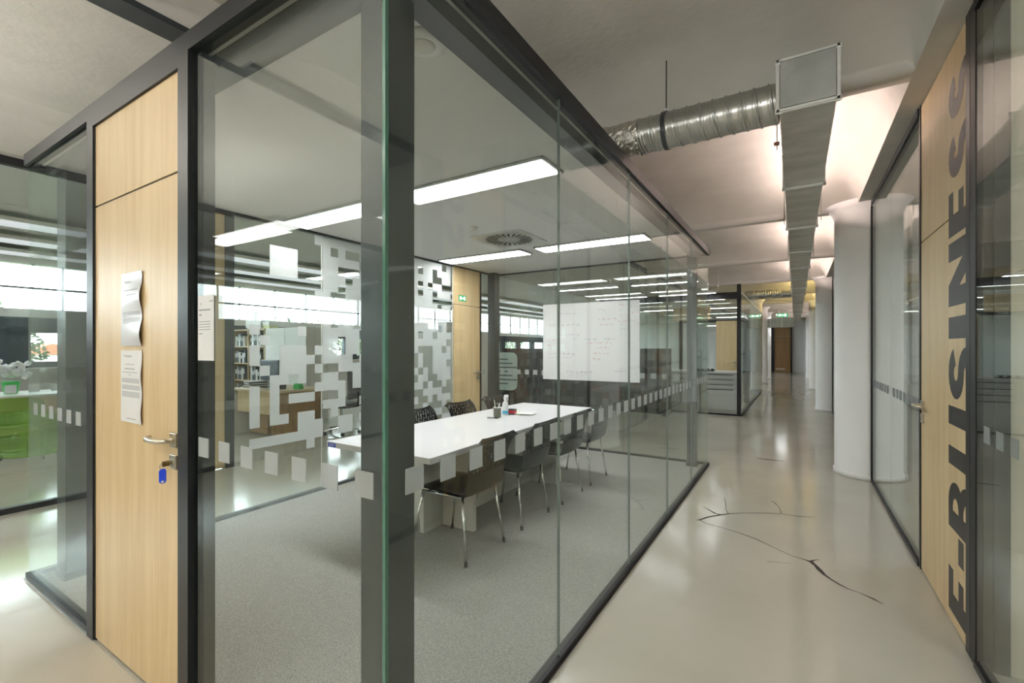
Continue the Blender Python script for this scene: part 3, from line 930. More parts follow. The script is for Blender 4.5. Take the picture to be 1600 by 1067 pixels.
# ---------------------------------------------------------------- whiteboard on the far glass
wbd = thing('whiteboard', 'white board with faint red and grey writing on the far glass', 'whiteboard', (-2.4, BY - 0.02, 0.96))
WX0, WX1, WZ0, WZ1 = -3.13, -1.72, 0.955, 2.03
obj('board_panel', B((WX0, WX1, BY - 0.018, BY - 0.009, WZ0, WZ1)), M['board'], wbd)
rw = random.Random(5)
def scribble(name, mat, rows):
    bm = bmesh.new()
    for (u0, u1, v, h) in rows:
        x = WX0 + (WX1 - WX0) * u0; xe = WX0 + (WX1 - WX0) * u1; zb = WZ0 + (WZ1 - WZ0) * v
        while x < xe:
            n = rw.randint(3, 7); pts = []
            for q in range(n):
                pts.append((x, zb + rw.uniform(-h, h))); x += rw.uniform(0.005, 0.013)
            for (a, b) in zip(pts, pts[1:]):
                d = Vector((b[0] - a[0], 0, b[1] - a[1])); nn = Vector((-d.z, 0, d.x)).normalized() * 0.0024
                yv = BY - 0.0188
                bm.faces.new([bm.verts.new(q) for q in ((a[0] + nn.x, yv, a[1] + nn.z), (a[0] - nn.x, yv, a[1] - nn.z), (b[0] - nn.x, yv, b[1] - nn.z), (b[0] + nn.x, yv, b[1] + nn.z))])
            x += rw.uniform(0.008, 0.03)
    o = obj(name, bm, mat, wbd); o['kind'] = 'stuff'
scribble('blue_writing', M['ink_b'], [(0.17, 0.35, 0.87, 0.012), (0.08, 0.38, 0.72, 0.014), (0.18, 0.4, 0.59, 0.012), (0.34, 0.40, 0.54, 0.014), (0.46, 0.56, 0.53, 0.014), (0.66, 0.75, 0.53, 0.014), (0.06, 0.33, 0.34, 0.016), (0.06, 0.33, 0.29, 0.003), (0.26, 0.52, 0.11, 0.012), (0.76, 0.88, 0.13, 0.01), (0.82, 0.88, 0.66, 0.014), (0.17, 0.22, 0.2, 0.01)])
scribble('red_writing', M['ink_r'], [(0.6, 0.7, 0.9, 0.018), (0.8, 0.86, 0.95, 0.014), (0.92, 0.97, 0.85, 0.014), (0.6, 0.75, 0.78, 0.012), (0.62, 0.76, 0.71, 0.012), (0.8, 0.95, 0.75, 0.014), (0.47, 0.72, 0.48, 0.016), (0.58, 0.72, 0.42, 0.016), (0.55, 0.72, 0.35, 0.016), (0.54, 0.64, 0.28, 0.018), (0.05, 0.14, 0.46, 0.014), (0.06, 0.12, 0.52, 0.01)])

# ---------------------------------------------------------------- right wall of the corridor
wr = struct('wall_right', (RX, 0, 0))
def right_glass(y0, y1, name_joints=()):
    p = pane_x(wr, RX, y0, y1, 0.03, 2.90, M['glass_r'])
    squares_on(p, 'x', RX - 0.0075, y0, y1, 0.905 - SP * 30, mat='filmd')
    obj('bottom_rail', B((RX - 0.014, RX + 0.03, y0, y1, 0, 0.032)), M['anth'], wr)
    obj('top_rail', B((RX - 0.014, RX + 0.03, y0, y1, 2.90, SOFFIT)), M['anth'], wr)
right_glass(-3.0, 2.80)
right_glass(3.895, 4.97); right_glass(4.974, 6.10)
right_glass(6.75, 9.0); right_glass(9.9, 12.2); right_glass(12.9, 18.3); right_glass(19.0, 24.4); right_glass(25.1, 31)
obj('post', B((RX - 0.008, RX + 0.05, 2.80, 2.872, 0, SOFFIT)), M['black'], wr)
obj('post', B((RX - 0.008, RX + 0.05, 2.876, 2.934, 0, SOFFIT)), M['anth'], wr)
obj('post', B((RX - 0.008, RX + 0.05, 3.855, 3.893, 0, SOFFIT)), M['anth'], wr)
obj('post', B((RX - 0.014, RX + 0.03, 6.085, 6.105, 0, SOFFIT)), M['black'], wr)
for y in (6.74, 8.99, 9.89, 12.2, 12.89, 18.3, 18.99, 24.4, 25.09):
    obj('post', B((RX - 0.014, RX + 0.03, y, y + 0.03, 0, SOFFIT)), M['black'], wr)
d3 = struct('door_3', (RX, 2.93, 0))
DYA, DYB = 2.936, 3.853
XF = RX - 0.003
leaf = obj('leaf_panel', B((XF, RX + 0.03, DYA, DYB, 0.010, 2.072)), M['maple'], d3)
trn = obj('transom_panel', B((XF, RX + 0.03, DYA, DYB, 2.080, 2.94)), M['maple'], d3)
obj('seam_gasket', B((XF + 0.006, RX + 0.03, DYA, DYB, 2.072, 2.080)), M['black'], d3)
lever(d3, (XF, 3.795, 1.05), (0, -1, 0), (-1, 0, 0), 1.05)
d4 = struct('door_4', (RX, 9.02, 0))
obj('leaf_panel', B((RX - 0.006, RX + 0.006, 9.02, 9.89, 0.01, 2.90)), M['glass_r'], d4)
lever(d4, (RX - 0.006, 9.10, 1.05), (0, 1, 0), (-1, 0, 0), 1.05)

# lettering running up the door: E-BUSINESS, cut by the door edge
CAPH, LT = 0.42, 0.095
YT = 3.236
def letter_polys(ch, z0, z1):
    """list of convex quads in (h, z): h = height within letter 0 bottom .. CAPH top; z runs along the reading direction"""
    w = z1 - z0
    q = []
    R = lambda h0, h1, a, b: q.append([(h0, a), (h1, a), (h1, b), (h0, b)])
    def arc(hc, zcn, rh, rz, a0, a1, t, n=14):
        for k in range(n):
            A0, A1 = a0 + (a1 - a0) * k / n, a0 + (a1 - a0) * (k + 1) / n
            P = []
            for (A, s) in ((A0, 0), (A1, 0), (A1, 1), (A0, 1)):
                P.append((hc + (rh - t * s) * math.sin(A), zcn + (rz - t * s) * math.cos(A)))
            q.append(P)
    if ch == 'E':
        R(0, CAPH, z0, z0 + LT * 1.05); R(CAPH - 0.082, CAPH, z0, z1); R(0, 0.082, z0, z1); R(CAPH / 2 - 0.04, CAPH / 2 + 0.04, z0, z1 - 0.02)
    elif ch == '-':
        R(CAPH * 0.40, CAPH * 0.40 + 0.085, z0, z1)
    elif ch == 'I':
        R(0, CAPH, z0, z1)
    elif ch == 'N':
        R(0, CAPH, z0, z0 + LT); R(0, CAPH, z1 - LT, z1)
        q.append([(CAPH, z0), (CAPH, z0 + LT * 1.15), (0, z1), (0, z1 - LT * 1.15)])
    elif ch == 'U':
        rz = w / 2
        R(rz * 0.9, CAPH, z0, z0 + LT); R(rz * 0.9, CAPH, z1 - LT, z1)
        arc(rz * 0.9, (z0 + z1) / 2, rz * 0.9, rz, PI, 2 * PI, LT)
    elif ch == 'B':
        R(0, CAPH, z0, z0 + LT)
        hh = CAPH / 2
        for (hb, ht, zz) in ((hh - 0.035, CAPH, z1 - 0.012), (0, hh + 0.035, z1)):
            hc, rh = (hb + ht) / 2, (ht - hb) / 2
            zs = zz - rh * 0.95
            R(ht - 0.075, ht, z0, zs); R(hb, hb + 0.075, z0, zs)
            arc(hc, zs, rh, rh * 0.95, -PI / 2, PI / 2, 0.08)
    elif ch == 'S':
        t, n = 0.092, 13
        hx, hy = (w - t) / 2, (CAPH - t) / 4
        zm = (z0 + z1) / 2
        C = [(zm + hx * math.cos(a), CAPH - t / 2 - hy + hy * math.sin(a)) for a in [0.30 + (1.5 * PI - 0.30) * k / n for k in range(n + 1)]]
        C += [(zm + hx * math.cos(a), t / 2 + hy + hy * math.sin(a)) for a in [PI / 2 - (1.5 * PI - 0.30) * k / n for k in range(1, n + 1)]]
        side = []
        for k, c in enumerate(C):
            p0, p1 = C[max(k - 1, 0)], C[min(k + 1, len(C) - 1)]
            dx, dy = p1[0] - p0[0], p1[1] - p0[1]
            L = math.hypot(dx, dy) or 1
            ox, oy = -dy / L * t / 2, dx / L * t / 2
            side.append(((c[1] + oy, c[0] + ox), (c[1] - oy, c[0] - ox)))
        for A, Bq in zip(side, side[1:]):
            q.append([A[0], A[1], Bq[1], Bq[0]])
    return q
LET = [('E', .063, .285), ('-', .345, .475), ('B', .49, .745), ('U', .812, 1.112), ('S', 1.152, 1.412), ('I', 1.455, 1.565), ('N', 1.62, 1.945), ('E', 1.975, 2.20), ('S', 2.262, 2.49), ('S', 2.56, 2.79)]
for ch, z0, z1 in LET:
    bm = bmesh.new()
    for ip, poly in enumerate(letter_polys(ch, z0, z1)):
        v = [bm.verts.new((XF - 0.0006 - 0.00003 * ip, YT - CAPH + h, z)) for h, z in poly]
        try: bm.faces.new(v)
        except ValueError: pass
    gm = bm.verts[:] + bm.edges[:] + bm.faces[:]
    bmesh.ops.bisect_plane(bm, geom=gm, plane_co=(0, DYA + 0.001, 0), plane_no=(0, 1, 0), clear_inner=True)
    r_ = bmesh.ops.extrude_face_region(bm, geom=bm.faces[:])
    bmesh.ops.translate(bm, verts=[e for e in r_['geom'] if isinstance(e, bmesh.types.BMVert)], vec=(0.0005, 0, 0))
    o = obj('letter', bm, M['letter'], leaf if z0 < 2.07 else trn)
    o['label'] = 'black vinyl letter'

# rooms behind the right wall
sobj('wall_partition', B((RX + 0.10, 3.6, 2.80, 2.86, 0, SOFFIT)), M['cream'])
sobj('trim_2', B((RX + 0.05, RX + 0.10, 2.79, 2.87, 0, SOFFIT)), M['anth_l'])
sobj('wall_partition', B((RX + 0.36, 3.6, 6.35, 6.45, 0, SOFFIT)), M['white'])
cb = thing('low_cabinet', 'dark low cabinet row inside the room behind the right glass', 'cabinet', (2.4, 4.9, 0))
obj('carcass', B((2.2, 2.6, 3.1, 6.2, 0, 1.34)), M['screen'], cb)
obj('top_board', B((2.18, 2.62, 3.08, 6.22, 1.34, 1.37)), M['anth'], cb)
for k in range(5):
    obj('cabinet_door', B((2.185, 2.2, 3.12 + k * 0.615, 3.12 + k * 0.615 + 0.60, 0.05, 1.32)), M['greyfab'], cb)
panel_light('long ceiling light inside the room behind the right glass', 1.6, 2.9, 4.6, 4.85, SOFFIT - 0.02, None, 'lamp_strip')

panel_light('added unseen fill light inside the near right room', 1.4, 2.7, 1.2, 1.45, SOFFIT - 0.02, None, 'lamp')  # added out of view to brighten the cream partition

# ---------------------------------------------------------------- ventilation duct along the corridor
UX0, UX1, UZ0, UZ1 = -0.075, 0.172, 2.652, 2.897
duct = thing('ventilation_duct', 'long square galvanised air duct running down the corridor ceiling', 'duct', (0.05, 2.79, UZ0))
edges = [2.785] + [4.18 + 1.42 * k for k in range(0, 16)]
for i, (a, b) in enumerate(zip(edges, edges[1:])):
    bm = bmesh.new()
    n = 6
    ringv = []
    for k in range(n + 1):
        y = a + (b - a) * k / n
        # shallow cross-wise beads pressed into the sheet
        for s in ((0,) if k in (0, n) else (-0.006, 0.0, 0.006)):
            ex = 0.0 if s else (0.0016 if 0 < k < n else 0.0)
            ringv.append([bm.verts.new(p) for p in ((UX0 - ex, y + s, UZ0 - ex), (UX1 + ex, y + s, UZ0 - ex), (UX1 + ex, y + s, UZ1 + ex), (UX0 - ex, y + s, UZ1 + ex))])
    for A, C in zip(ringv, ringv[1:]):
        for k in range(4):
            bm.faces.new((A[k], A[(k + 1) % 4], C[(k + 1) % 4], C[k]))
    bm.faces.new(ringv[0]); bm.faces.new(ringv[-1])
    obj('duct_segment', bm, M['galv_d'], duct)
def ring_box(bm, y0, y1, o, w):
    addbox(bm, UX0 - o, UX1 + o, y0, y1, UZ0 - o, UZ0 - o + w); addbox(bm, UX0 - o, UX1 + o, y0, y1, UZ1 + o - w, UZ1 + o)
    addbox(bm, UX0 - o, UX0 - o + w, y0, y1, UZ0 - o, UZ1 + o); addbox(bm, UX1 + o - w, UX1 + o, y0, y1, UZ0 - o, UZ1 + o)
for i, y in enumerate(edges):
    bm = bmesh.new()
    ring_box(bm, y - 0.004, y + 0.004, 0.016, 0.0155)
    ring_box(bm, y - 0.016, y - 0.005, 0.012, 0.0115); ring_box(bm, y + 0.005, y + 0.016, 0.012, 0.0115)
    fo = obj('duct_flange', bm, M['zinc'], duct)
    if i < 8:
        for sx in (UX0 - 0.006, UX1 + 0.006):
            for sz in (UZ0 - 0.006, UZ1 + 0.006):
                obj('corner_bracket', B((sx - 0.014, sx + 0.014, y - 0.009, y + 0.009, sz - 0.014, sz + 0.014)), M['zinc'], fo, bevel=0.003)
                obj('bolt', T([(sx, y - 0.016, sz), (sx, y + 0.016, sz)], 0.005, 6), M['steel'], fo)
obj('end_cap', B((UX0 + 0.003, UX1 - 0.003, edges[0] - 0.020, edges[0] - 0.002, UZ0 + 0.003, UZ1 - 0.003)), M['galv'], duct, bevel=0.002)
for k in range(9):
    y = 3.0 + 0.09 if k == 0 else 3.0 + 2.0 * k
    for sx in ((UX0 - 0.02,) if k == 0 else (UX0 - 0.02, UX1 + 0.02)):
        obj('hanger_rod', T([(sx, y, 2.56), (sx, y, UZ1 - 0.02 if k == 0 else SOFFIT + 0.33)], 0.003, 6), M['steel'], duct)
obj('rod_clip', B((UX0 - 0.035, UX0 - 0.008, 3.08, 3.10, 2.59, 2.605)), pbr('rust', (0.22, 0.10, 0.06), 0.7), duct)

# spiral pipe joining from the meeting room
PY, PZ, PR = 2.95, 2.765, 0.105
rd = thing('round_duct', 'round spiral steel pipe crossing above the glass rail into the duct', 'pipe', (-0.5, PY, PZ))
bm = bmesh.new()
NS, NA = 420, 32
xa, xb = UX0 - 0.005, -0.86
rings = []
for i in range(NS + 1):
    x = xa + (xb - xa) * i / NS
    ring = []
    for k in range(NA):
        a = 2 * PI * k / NA
        ph = ((xa - x) / 0.072 + a / (2 * PI)) % 1.0
        dx = min(ph, 1 - ph) * 0.072
        r = PR + (0.0065 if dx < 0.005 else 0.0) + (0.002 if 0.015 < dx < 0.020 else 0)
        ring.append(bm.verts.new((x, PY + r * math.cos(a), PZ + r * math.sin(a))))
    rings.append(ring)
for A, C in zip(rings, rings[1:]):
    for k in range(NA): bm.faces.new((A[k], A[(k + 1) % NA], C[(k + 1) % NA], C[k]))
obj('spiral_pipe', bm, M['galv_p'], rd, smooth=True)
bm = bmesh.new()
NS2 = 60
rings = []
rr = random.Random(3)
for i in range(NS2 + 1):
    x = -0.85 - (1.0) * i / NS2
    rings.append([bm.verts.new((x, PY + (PR + 0.001 + rr.uniform(-0.006, 0.008)) * math.cos(2 * PI * k / NA), PZ - 0.0 + (PR + 0.001 + rr.uniform(-0.006, 0.008)) * math.sin(2 * PI * k / NA))) for k in range(NA)])
for A, C in zip(rings, rings[1:]):
    for k in range(NA): bm.faces.new((A[k], A[(k + 1) % NA], C[(k + 1) % NA], C[k]))
obj('foil_sleeve', bm, M['foil'], rd)
def collar(x, w, o):
    bm = bmesh.new()
    rg = []
    for (xx, r) in ((x, PR), (x, PR + o), (x + w, PR + o), (x + w, PR)):
        rg.append([bm.verts.new((xx, PY + r * math.cos(2 * PI * k / 32), PZ + r * math.sin(2 * PI * k / 32))) for k in range(32)])
    for A, C in zip(rg, rg[1:]):
        for k in range(32): bm.faces.new((A[k], A[(k + 1) % 32], C[(k + 1) % 32], C[k]))
    return bm
XROD = -0.69
cl = obj('pipe_clamp', collar(XROD - 0.013, 0.026, 0.009), M['anth_l'], rd)
obj('clamp_ear', B((XROD - 0.011, XROD + 0.011, PY - 0.012, PY + 0.012, PZ + PR, PZ + PR + 0.03)), M['zinc'], rd)
obj('hanger_rod', T([(XROD, PY, PZ + PR), (XROD, PY, CROWN)], 0.004, 8), M['anth_l'], rd)
obj('ceiling_anchor', T([(XROD, PY, CROWN - 0.012), (XROD, PY, CROWN + 0.01)], 0.012, 10), M['anth_l'], rd)

# side branches further down the corridor
b1 = thing('round_duct', 'round ribbed branch pipe far down the corridor, under the yellow ceiling', 'pipe', (-0.5, 13.35, 2.76))
bm = bmesh.new(); rings = []
for i in range(121):
    x = UX0 - 0.005 - 1.05 * i / 120
    r = 0.11 + (0.007 if (i % 6) < 2 else 0)
    rings.append([bm.verts.new((x, 13.35 + r * math.cos(2 * PI * k / 20), 2.765 + r * math.sin(2 * PI * k / 20))) for k in range(20)])
for A, C in zip(rings, rings[1:]):
    for k in range(20): bm.faces.new((A[k], A[(k + 1) % 20], C[(k + 1) % 20], C[k]))
bm.faces.new(rings[0]); bm.faces.new(rings[-1])
obj('ribbed_pipe', bm, M['galv_p'], b1)
obj('hanger_rod', T([(-0.75, 13.35, 2.86), (-0.75, 13.35, 3.2)], 0.005, 6), M['steel'], b1)
b2 = thing('cross_duct', 'square cross duct near the exit signs at the corridor end', 'duct', (-0.9, 22.2, 2.3))
for k in range(6):
    x0 = -2.6 + k * 0.42
    obj('duct_segment', B((x0, x0 + 0.41, 22.1, 22.5, 2.25, 2.62)), M['galv'], b2)
    obj('duct_flange', B((x0 - 0.012, x0 + 0.012, 22.08, 22.52, 2.23, 2.64)), M['zinc'], b2)
obj('hanger_rod', T([(-1.5, 22.3, 2.62), (-1.5, 22.3, 3.2)], 0.006, 6), M['steel'], b2)

# tube lights lying on top of the duct, throwing light up into the vaults
tl = 0
where = ['vault just beyond the spiral pipe', 'vault by the first white column', 'third vault past the meeting room', 'yellow vault with the ribbed pipe', 'second yellow vault', 'pink vault before the exit signs', 'last vault by the exit signs', 'vault at the corridor end']
for i, b in enumerate(BEAMS[4:12]):
    yellow = i in (3, 4)
    t = thing('tube_light', f'tube light lying on the duct in the {where[i]}', 'light', (0.05, b + 1.5, UZ1), 'tube lights on top of the duct')
    obj('tube', T([(0.045, b + 0.42, UZ1 + 0.047), (0.045, b + 2.62, UZ1 + 0.047)], 0.013, 10), M['tube_yellow' if yellow else 'tube_pink'], t, smooth=True)
    obj('base_tray', B((0.0, 0.09, b + 0.38, b + 2.66, UZ1 + 0.021, UZ1 + 0.031)), M['lam'], t)

# ---------------------------------------------------------------- second glass room along the corridor
QX, QY0, QY1 = -0.96, 10.5, 16.6
w2 = struct('wall_glass_room', (QX, QY0, 0))
n = 6
for k in range(n):
    a = QY0 + (QY1 - QY0) * k / n; b = QY0 + (QY1 - QY0) * (k + 1) / n
    p = pane_x(w2, QX, a + 0.002, b - 0.002, 0.03, ZT)
obj('glass_pane', B((-4.0, QX - 0.08, QY0 - 0.005, QY0 + 0.005, 0.03, ZT)), M['glass'], w2)
obj('corner_post', B((QX - 0.08, QX - 0.006, QY0, QY0 + 0.09, 0, 2.72)), M['black'], w2)
obj('top_rail', B((-4.0, QX, QY0 - 0.02, QY0 + 0.05, 2.42, 2.56)), M['black'], w2)
obj('top_rail', B((QX - 0.02, QX + 0.01, QY0, QY1, ZT, ZT + 0.03)), M['zinc'], w2)
obj('bottom_rail', B((QX - 0.03, QX + 0.014, QY0, QY1, 0, 0.03)), M['anth'], w2)
obj('bottom_rail', B((-4.0, QX, QY0 - 0.014, QY0 + 0.03, 0, 0.03)), M['anth'], w2)
# drawer cabinet just inside it
kc = thing('drawer_cabinet', 'white drawer cabinet behind the glass at the corridor opening', 'cabinet', (-1.5, 10.9, 0))
for (xa, xb) in ((-1.76, -1.0), (-2.54, -1.78)):
    obj('plinth', B((xa + 0.02, xb - 0.02, 10.66, 11.2, 0, 0.09)), M['lam2'], kc)
    obj('carcass', B((xa, xb, 10.64, 11.2, 0.09, 0.86)), M['lam2'], kc)
    for (z0, z1) in ((0.76, 0.855), (0.655, 0.75), (0.55, 0.645), (0.10, 0.54)):
        dr = obj('drawer_front', B((xa + 0.006, xb - 0.006, 10.62, 10.64, z0, z1)), M['lam'], kc, bevel=0.002)
        obj('drawer_handle', T([(xa + 0.12, 10.60, z1 - 0.022), (xb - 0.12, 10.60, z1 - 0.022)], 0.006, 8), M['anth_l'], dr)
obj('worktop', B((-2.56, -0.99, 10.60, 11.22, 0.86, 0.90)), M['lam'], kc, bevel=0.002)
tr = thing('dish_tray', 'dark tray of small dishes on the white drawer cabinet', 'tray', (-1.75, 10.8, 0.90))
obj('tray_base', B((-1.9, -1.5, 10.70, 10.95, 0.90, 0.915)), M['screen'], tr)
for k in range(4):
    obj('dish', LA([(0.02, 0), (0.045, 0.03), (0.042, 0.03), (0.018, 0.004)], -1.85 + 0.1 * k, 10.82, 0.915, 14), M['screen'], tr)
# open maple door and doorway behind the cabinet
d5 = struct('door_5', (-1.9, 13.2, 0))
obj('leaf_panel', B((-1.72, -1.22, 12.6, 12.64, 0.01, 2.08)), M['maple'], d5)
lever(d5, (-1.30, 12.6, 1.05), (-1, 0, 0), (0, -1, 0), 1.05)
obj('jamb', B((-1.14, -1.02, 13.2, 13.3, 0, 2.4)), M['black'], d5)
obj('jamb', B((-2.75, -2.66, 13.2, 13.3, 0, 2.1)), M['black'], d5)
obj('head_rail', B((-2.75, -1.02, 13.2, 13.3, 2.08, 2.14)), M['black'], d5)
obj('transom_panel', B((-2.9, -1.95, 13.2, 13.26, 2.14, 2.5)), M['maple'], d5)
G2 = 'light panels hung over the open office'
i = 0
for (yy, nm) in ((8.2, 'first row beyond the whiteboard glass'), (10.15, 'second row, just short of the glass room'), (11.6, 'first row inside the second glass room'), (14.2, 'second row inside the second glass room'), (18.6, 'added fill row by the slim columns'), (25.6, 'added fill row before the black sideboard')):  # the last two rows are added to brighten the far corridor
    for (xa, xb, sd_) in ((-4.0, -2.8, 'office end'), (-2.55, -1.4, 'corridor end')):
        panel_light(f'hanging light panel, {nm}, {sd_}', xa, xb, yy, yy + 0.12, 2.58, G2, 'lamp_strip', hang=0.66)

# corridor end
d6 = struct('door_6', (-0.7, 30.9, 0))
obj('leaf_panel', B((-1.08, -0.28, 30.90, 30.95, 0.01, 2.05)), M['oak'], d6)
obj('transom_panel', B((-1.08, -0.28, 30.90, 30.95, 2.06, 2.80)), M['oak'], d6)
obj('jamb', B((-0.28, -0.20, 30.86, 30.98, 0, 2.85)), M['black'], d6)
obj('jamb', B((-1.28, -1.08, 30.86, 30.98, 0, 2.85)), M['black'], d6)
obj('kick_plate', B((-1.0, -0.55, 30.895, 30.90, 0.12, 0.22)), M['steel'], d6)
ck = thing('black_sideboard', 'tall black sideboard with cubbyholes at the corridor end', 'cabinet', (-2.1, 28.5, 0))
obj('carcass', B((-2.5, -1.5, 28.4, 28.8, 0, 0.92)), M['anth'], ck)
obj('shelf_frame', B((-2.5, -1.5, 28.4, 28.8, 1.22, 1.26), (-2.5, -2.46, 28.4, 28.8, 0.92, 1.22), (-2.17, -2.13, 28.4, 28.8, 0.92, 1.22), (-1.84, -1.80, 28.4, 28.8, 0.92, 1.22), (-1.54, -1.5, 28.4, 28.8, 0.92, 1.22)), M['black'], ck)
pl = thing('dry_branches', 'bare dark branches in a vase on the black sideboard', 'plant', (-1.9, 28.6, 1.26))
obj('vase', LA([(0.05, 0), (0.09, 0.1), (0.04, 0.22), (0.05, 0.25)], -1.9, 28.6, 1.26, 16), M['screen'], pl, smooth=True)
for k in range(7):
    a = rr.uniform(-1, 1)
    obj('branch', T([(-1.9, 28.6, 1.45), (-1.9 + a * 0.12, 28.6, 1.8), (-1.9 + a * 0.35, 28.6 + rr.uniform(-.1, .1), 2.15 + rr.uniform(-.1, .1))], [0.014, 0.011, 0.006], 6), M['plant'], pl)

def exit_sign(x, y, z, label):
    t = thing('exit_sign', label, 'sign', (x, y, z))
    obj('sign_box', B((x - 0.19, x + 0.19, y - 0.02, y + 0.02, z - 0.065, z + 0.065)), M['exitgreen'], t)
    obj('pictogram', B((x - 0.13, x - 0.06, y - 0.024, y - 0.021, z - 0.04, z + 0.04), (x - 0.03, x + 0.03, y - 0.024, y - 0.021, z - 0.02, z + 0.02), (x + 0.06, x + 0.13, y - 0.024, y - 0.021, z - 0.04, z + 0.04)), M['exitwhite'], t)
    for s in (-0.14, 0.14):
        obj('hanger_rod', T([(x + s, y, z + 0.065), (x + s, y, SOFFIT + 0.02)], 0.004, 6), M['steel'], t)
exit_sign(-0.47, 21.55, 2.72, 'green exit sign hanging beside the duct far down the corridor')
exit_sign(-1.52, 21.55, 2.72, 'green exit sign hanging left of the far corridor, above the glass')
panel_light('small square light under the beam by the exit signs', -0.75, -0.35, 23.0, 23.5, 2.86, None, 'lamp_strip')

# ---------------------------------------------------------------- open office beyond the meeting room
ps = thing('fabric_screen', 'dark checkered fabric partition screen beyond the whiteboard glass', 'screen', (-3.8, 9.8, 0))
obj('screen_panel', B((-5.45, -2.2, 9.72, 9.86, 0.03, 1.39)), M['checker'], ps, bevel=0.01)
obj('screen_return', B((-5.45, -5.31, 8.4, 9.72, 0.03, 1.39)), M['checker'], ps, bevel=0.01)
for x in (-5.3, -3.8, -2.3): obj('foot', B((x - 0.04, x + 0.04, 9.66, 9.92, 0, 0.03)), M['anth'], ps)
pf = thing('pouf', 'black cube pouf with a pink top on the office floor', 'stool', (-7.1, 11.0, 0))
obj('body', B((-7.55, -6.6, 10.6, 11.5, 0.02, 0.42)), M['greyfab'], pf, bevel=0.03)
obj('cushion', B((-7.53, -6.62, 10.62, 11.48, 0.42, 0.50)), M['pinkfab'], pf, bevel=0.03)
cn = thing('wood_counter', 'pale wood counter under the far office windows', 'counter', (-9.3, 15, 0))
obj('front_panel', B((-9.0, -8.96, 10.5, 18.5, 0, 0.80)), M['maple'], cn)
obj('worktop', B((-9.6, -8.92, 10.5, 18.5, 0.80, 0.84)), M['lam2'], cn)
mug0 = thing('mug', 'white mug with blue print, first in the row on the far counter', 'mug', (-9.15, 12.6, 0.84), 'mugs on the far counter')
obj('mug_body', LA([(0.05, 0), (0.055, 0.01), (0.055, 0.16), (0.05, 0.16), (0.048, 0.02)], 0, 0, 0, 16), M['lam'], mug0, local=True)
obj('mug_print', LA([(0.0556, 0.04), (0.0556, 0.11)], 0, 0, 0, 16), M['navy'], mug0, local=True)
obj('mug_handle', T([(0.05, 0, 0.13), (0.085, 0, 0.12), (0.085, 0, 0.05), (0.05, 0, 0.04)], 0.008, 8), M['lam'], mug0, local=True)
for k, nm in enumerate(('second', 'third', 'fourth', 'fifth', 'sixth', 'seventh', 'eighth')):
    c = copy_tree(mug0); c.location = (-9.15, 12.6 + 0.42 * (k + 1), 0.84); c['label'] = f'white mug with blue print, {nm} in the row on the far counter'
sbd = thing('standing_sign', 'pale rounded sign board with a written list by the far post', 'sign', (-4.6, 7.2, 0))
def rr_poly(x0, x1, z0, z1, r):
    out = []
    for (cx, cz, a0) in ((x1 - r, z1 - r, 0), (x0 + r, z1 - r, PI / 2), (x0 + r, z0 + r, PI), (x1 - r, z0 + r, 3 * PI / 2)):
        out += [(cx + r * math.cos(a0 + PI / 2 * k / 6), cz + r * math.sin(a0 + PI / 2 * k / 6)) for k in range(7)]
    return out
obj('board', prism(rr_poly(-4.9, -4.35, 0.62, 1.32, 0.12), 'y', 7.2, 7.225), pbr('pale_board', (0.55, 0.63, 0.58), 0.3), sbd)
o = obj('written_lines', B(*[(-4.84, -4.84 + 0.3 + 0.1 * (k % 3), 7.197, 7.2, 1.18 - 0.075 * k, 1.205 - 0.075 * k) for k in range(7)]), M['ink'], sbd)
o['kind'] = 'stuff'
obj('leg', T([(-4.8, 7.23, 0.9), (-4.85, 7.35, 0)], 0.012, 8), M['anth'], sbd)
obj('leg', T([(-4.45, 7.23, 0.9), (-4.4, 7.35, 0)], 0.012, 8), M['anth'], sbd)

# office partition on the far left, with its doorway
VX = -5.70
w3 = struct('wall_left', (VX, 0, 0))
for (a, b) in ((-4, -2.4), (-2.396, -0.8), (-0.796, 0.8), (0.804, 2.43)):
    p = pane_x(w3, VX, a, b, 0.05, 2.96)
    squares_on(p, 'x', VX + 0.0075, a, b, 0.905 - SP * 40, z0=1.02)
obj('bottom_rail', B((VX - 0.03, VX + 0.03, -4, 2.43, 0, 0.05)), M['black'], w3)
obj('top_rail', B((VX - 0.03, VX + 0.03, -4, 2.9, 2.96, 3.03)), M['black'], w3)
obj('wood_panel', B((VX - 0.02, VX + 0.02, 2.45, 2.80, 0.01, 2.96)), M['maple'], w3)
obj('end_post', B((VX - 0.04, VX + 0.04, 2.80, 2.90, 0, 2.96)), M['anth_l'], w3)

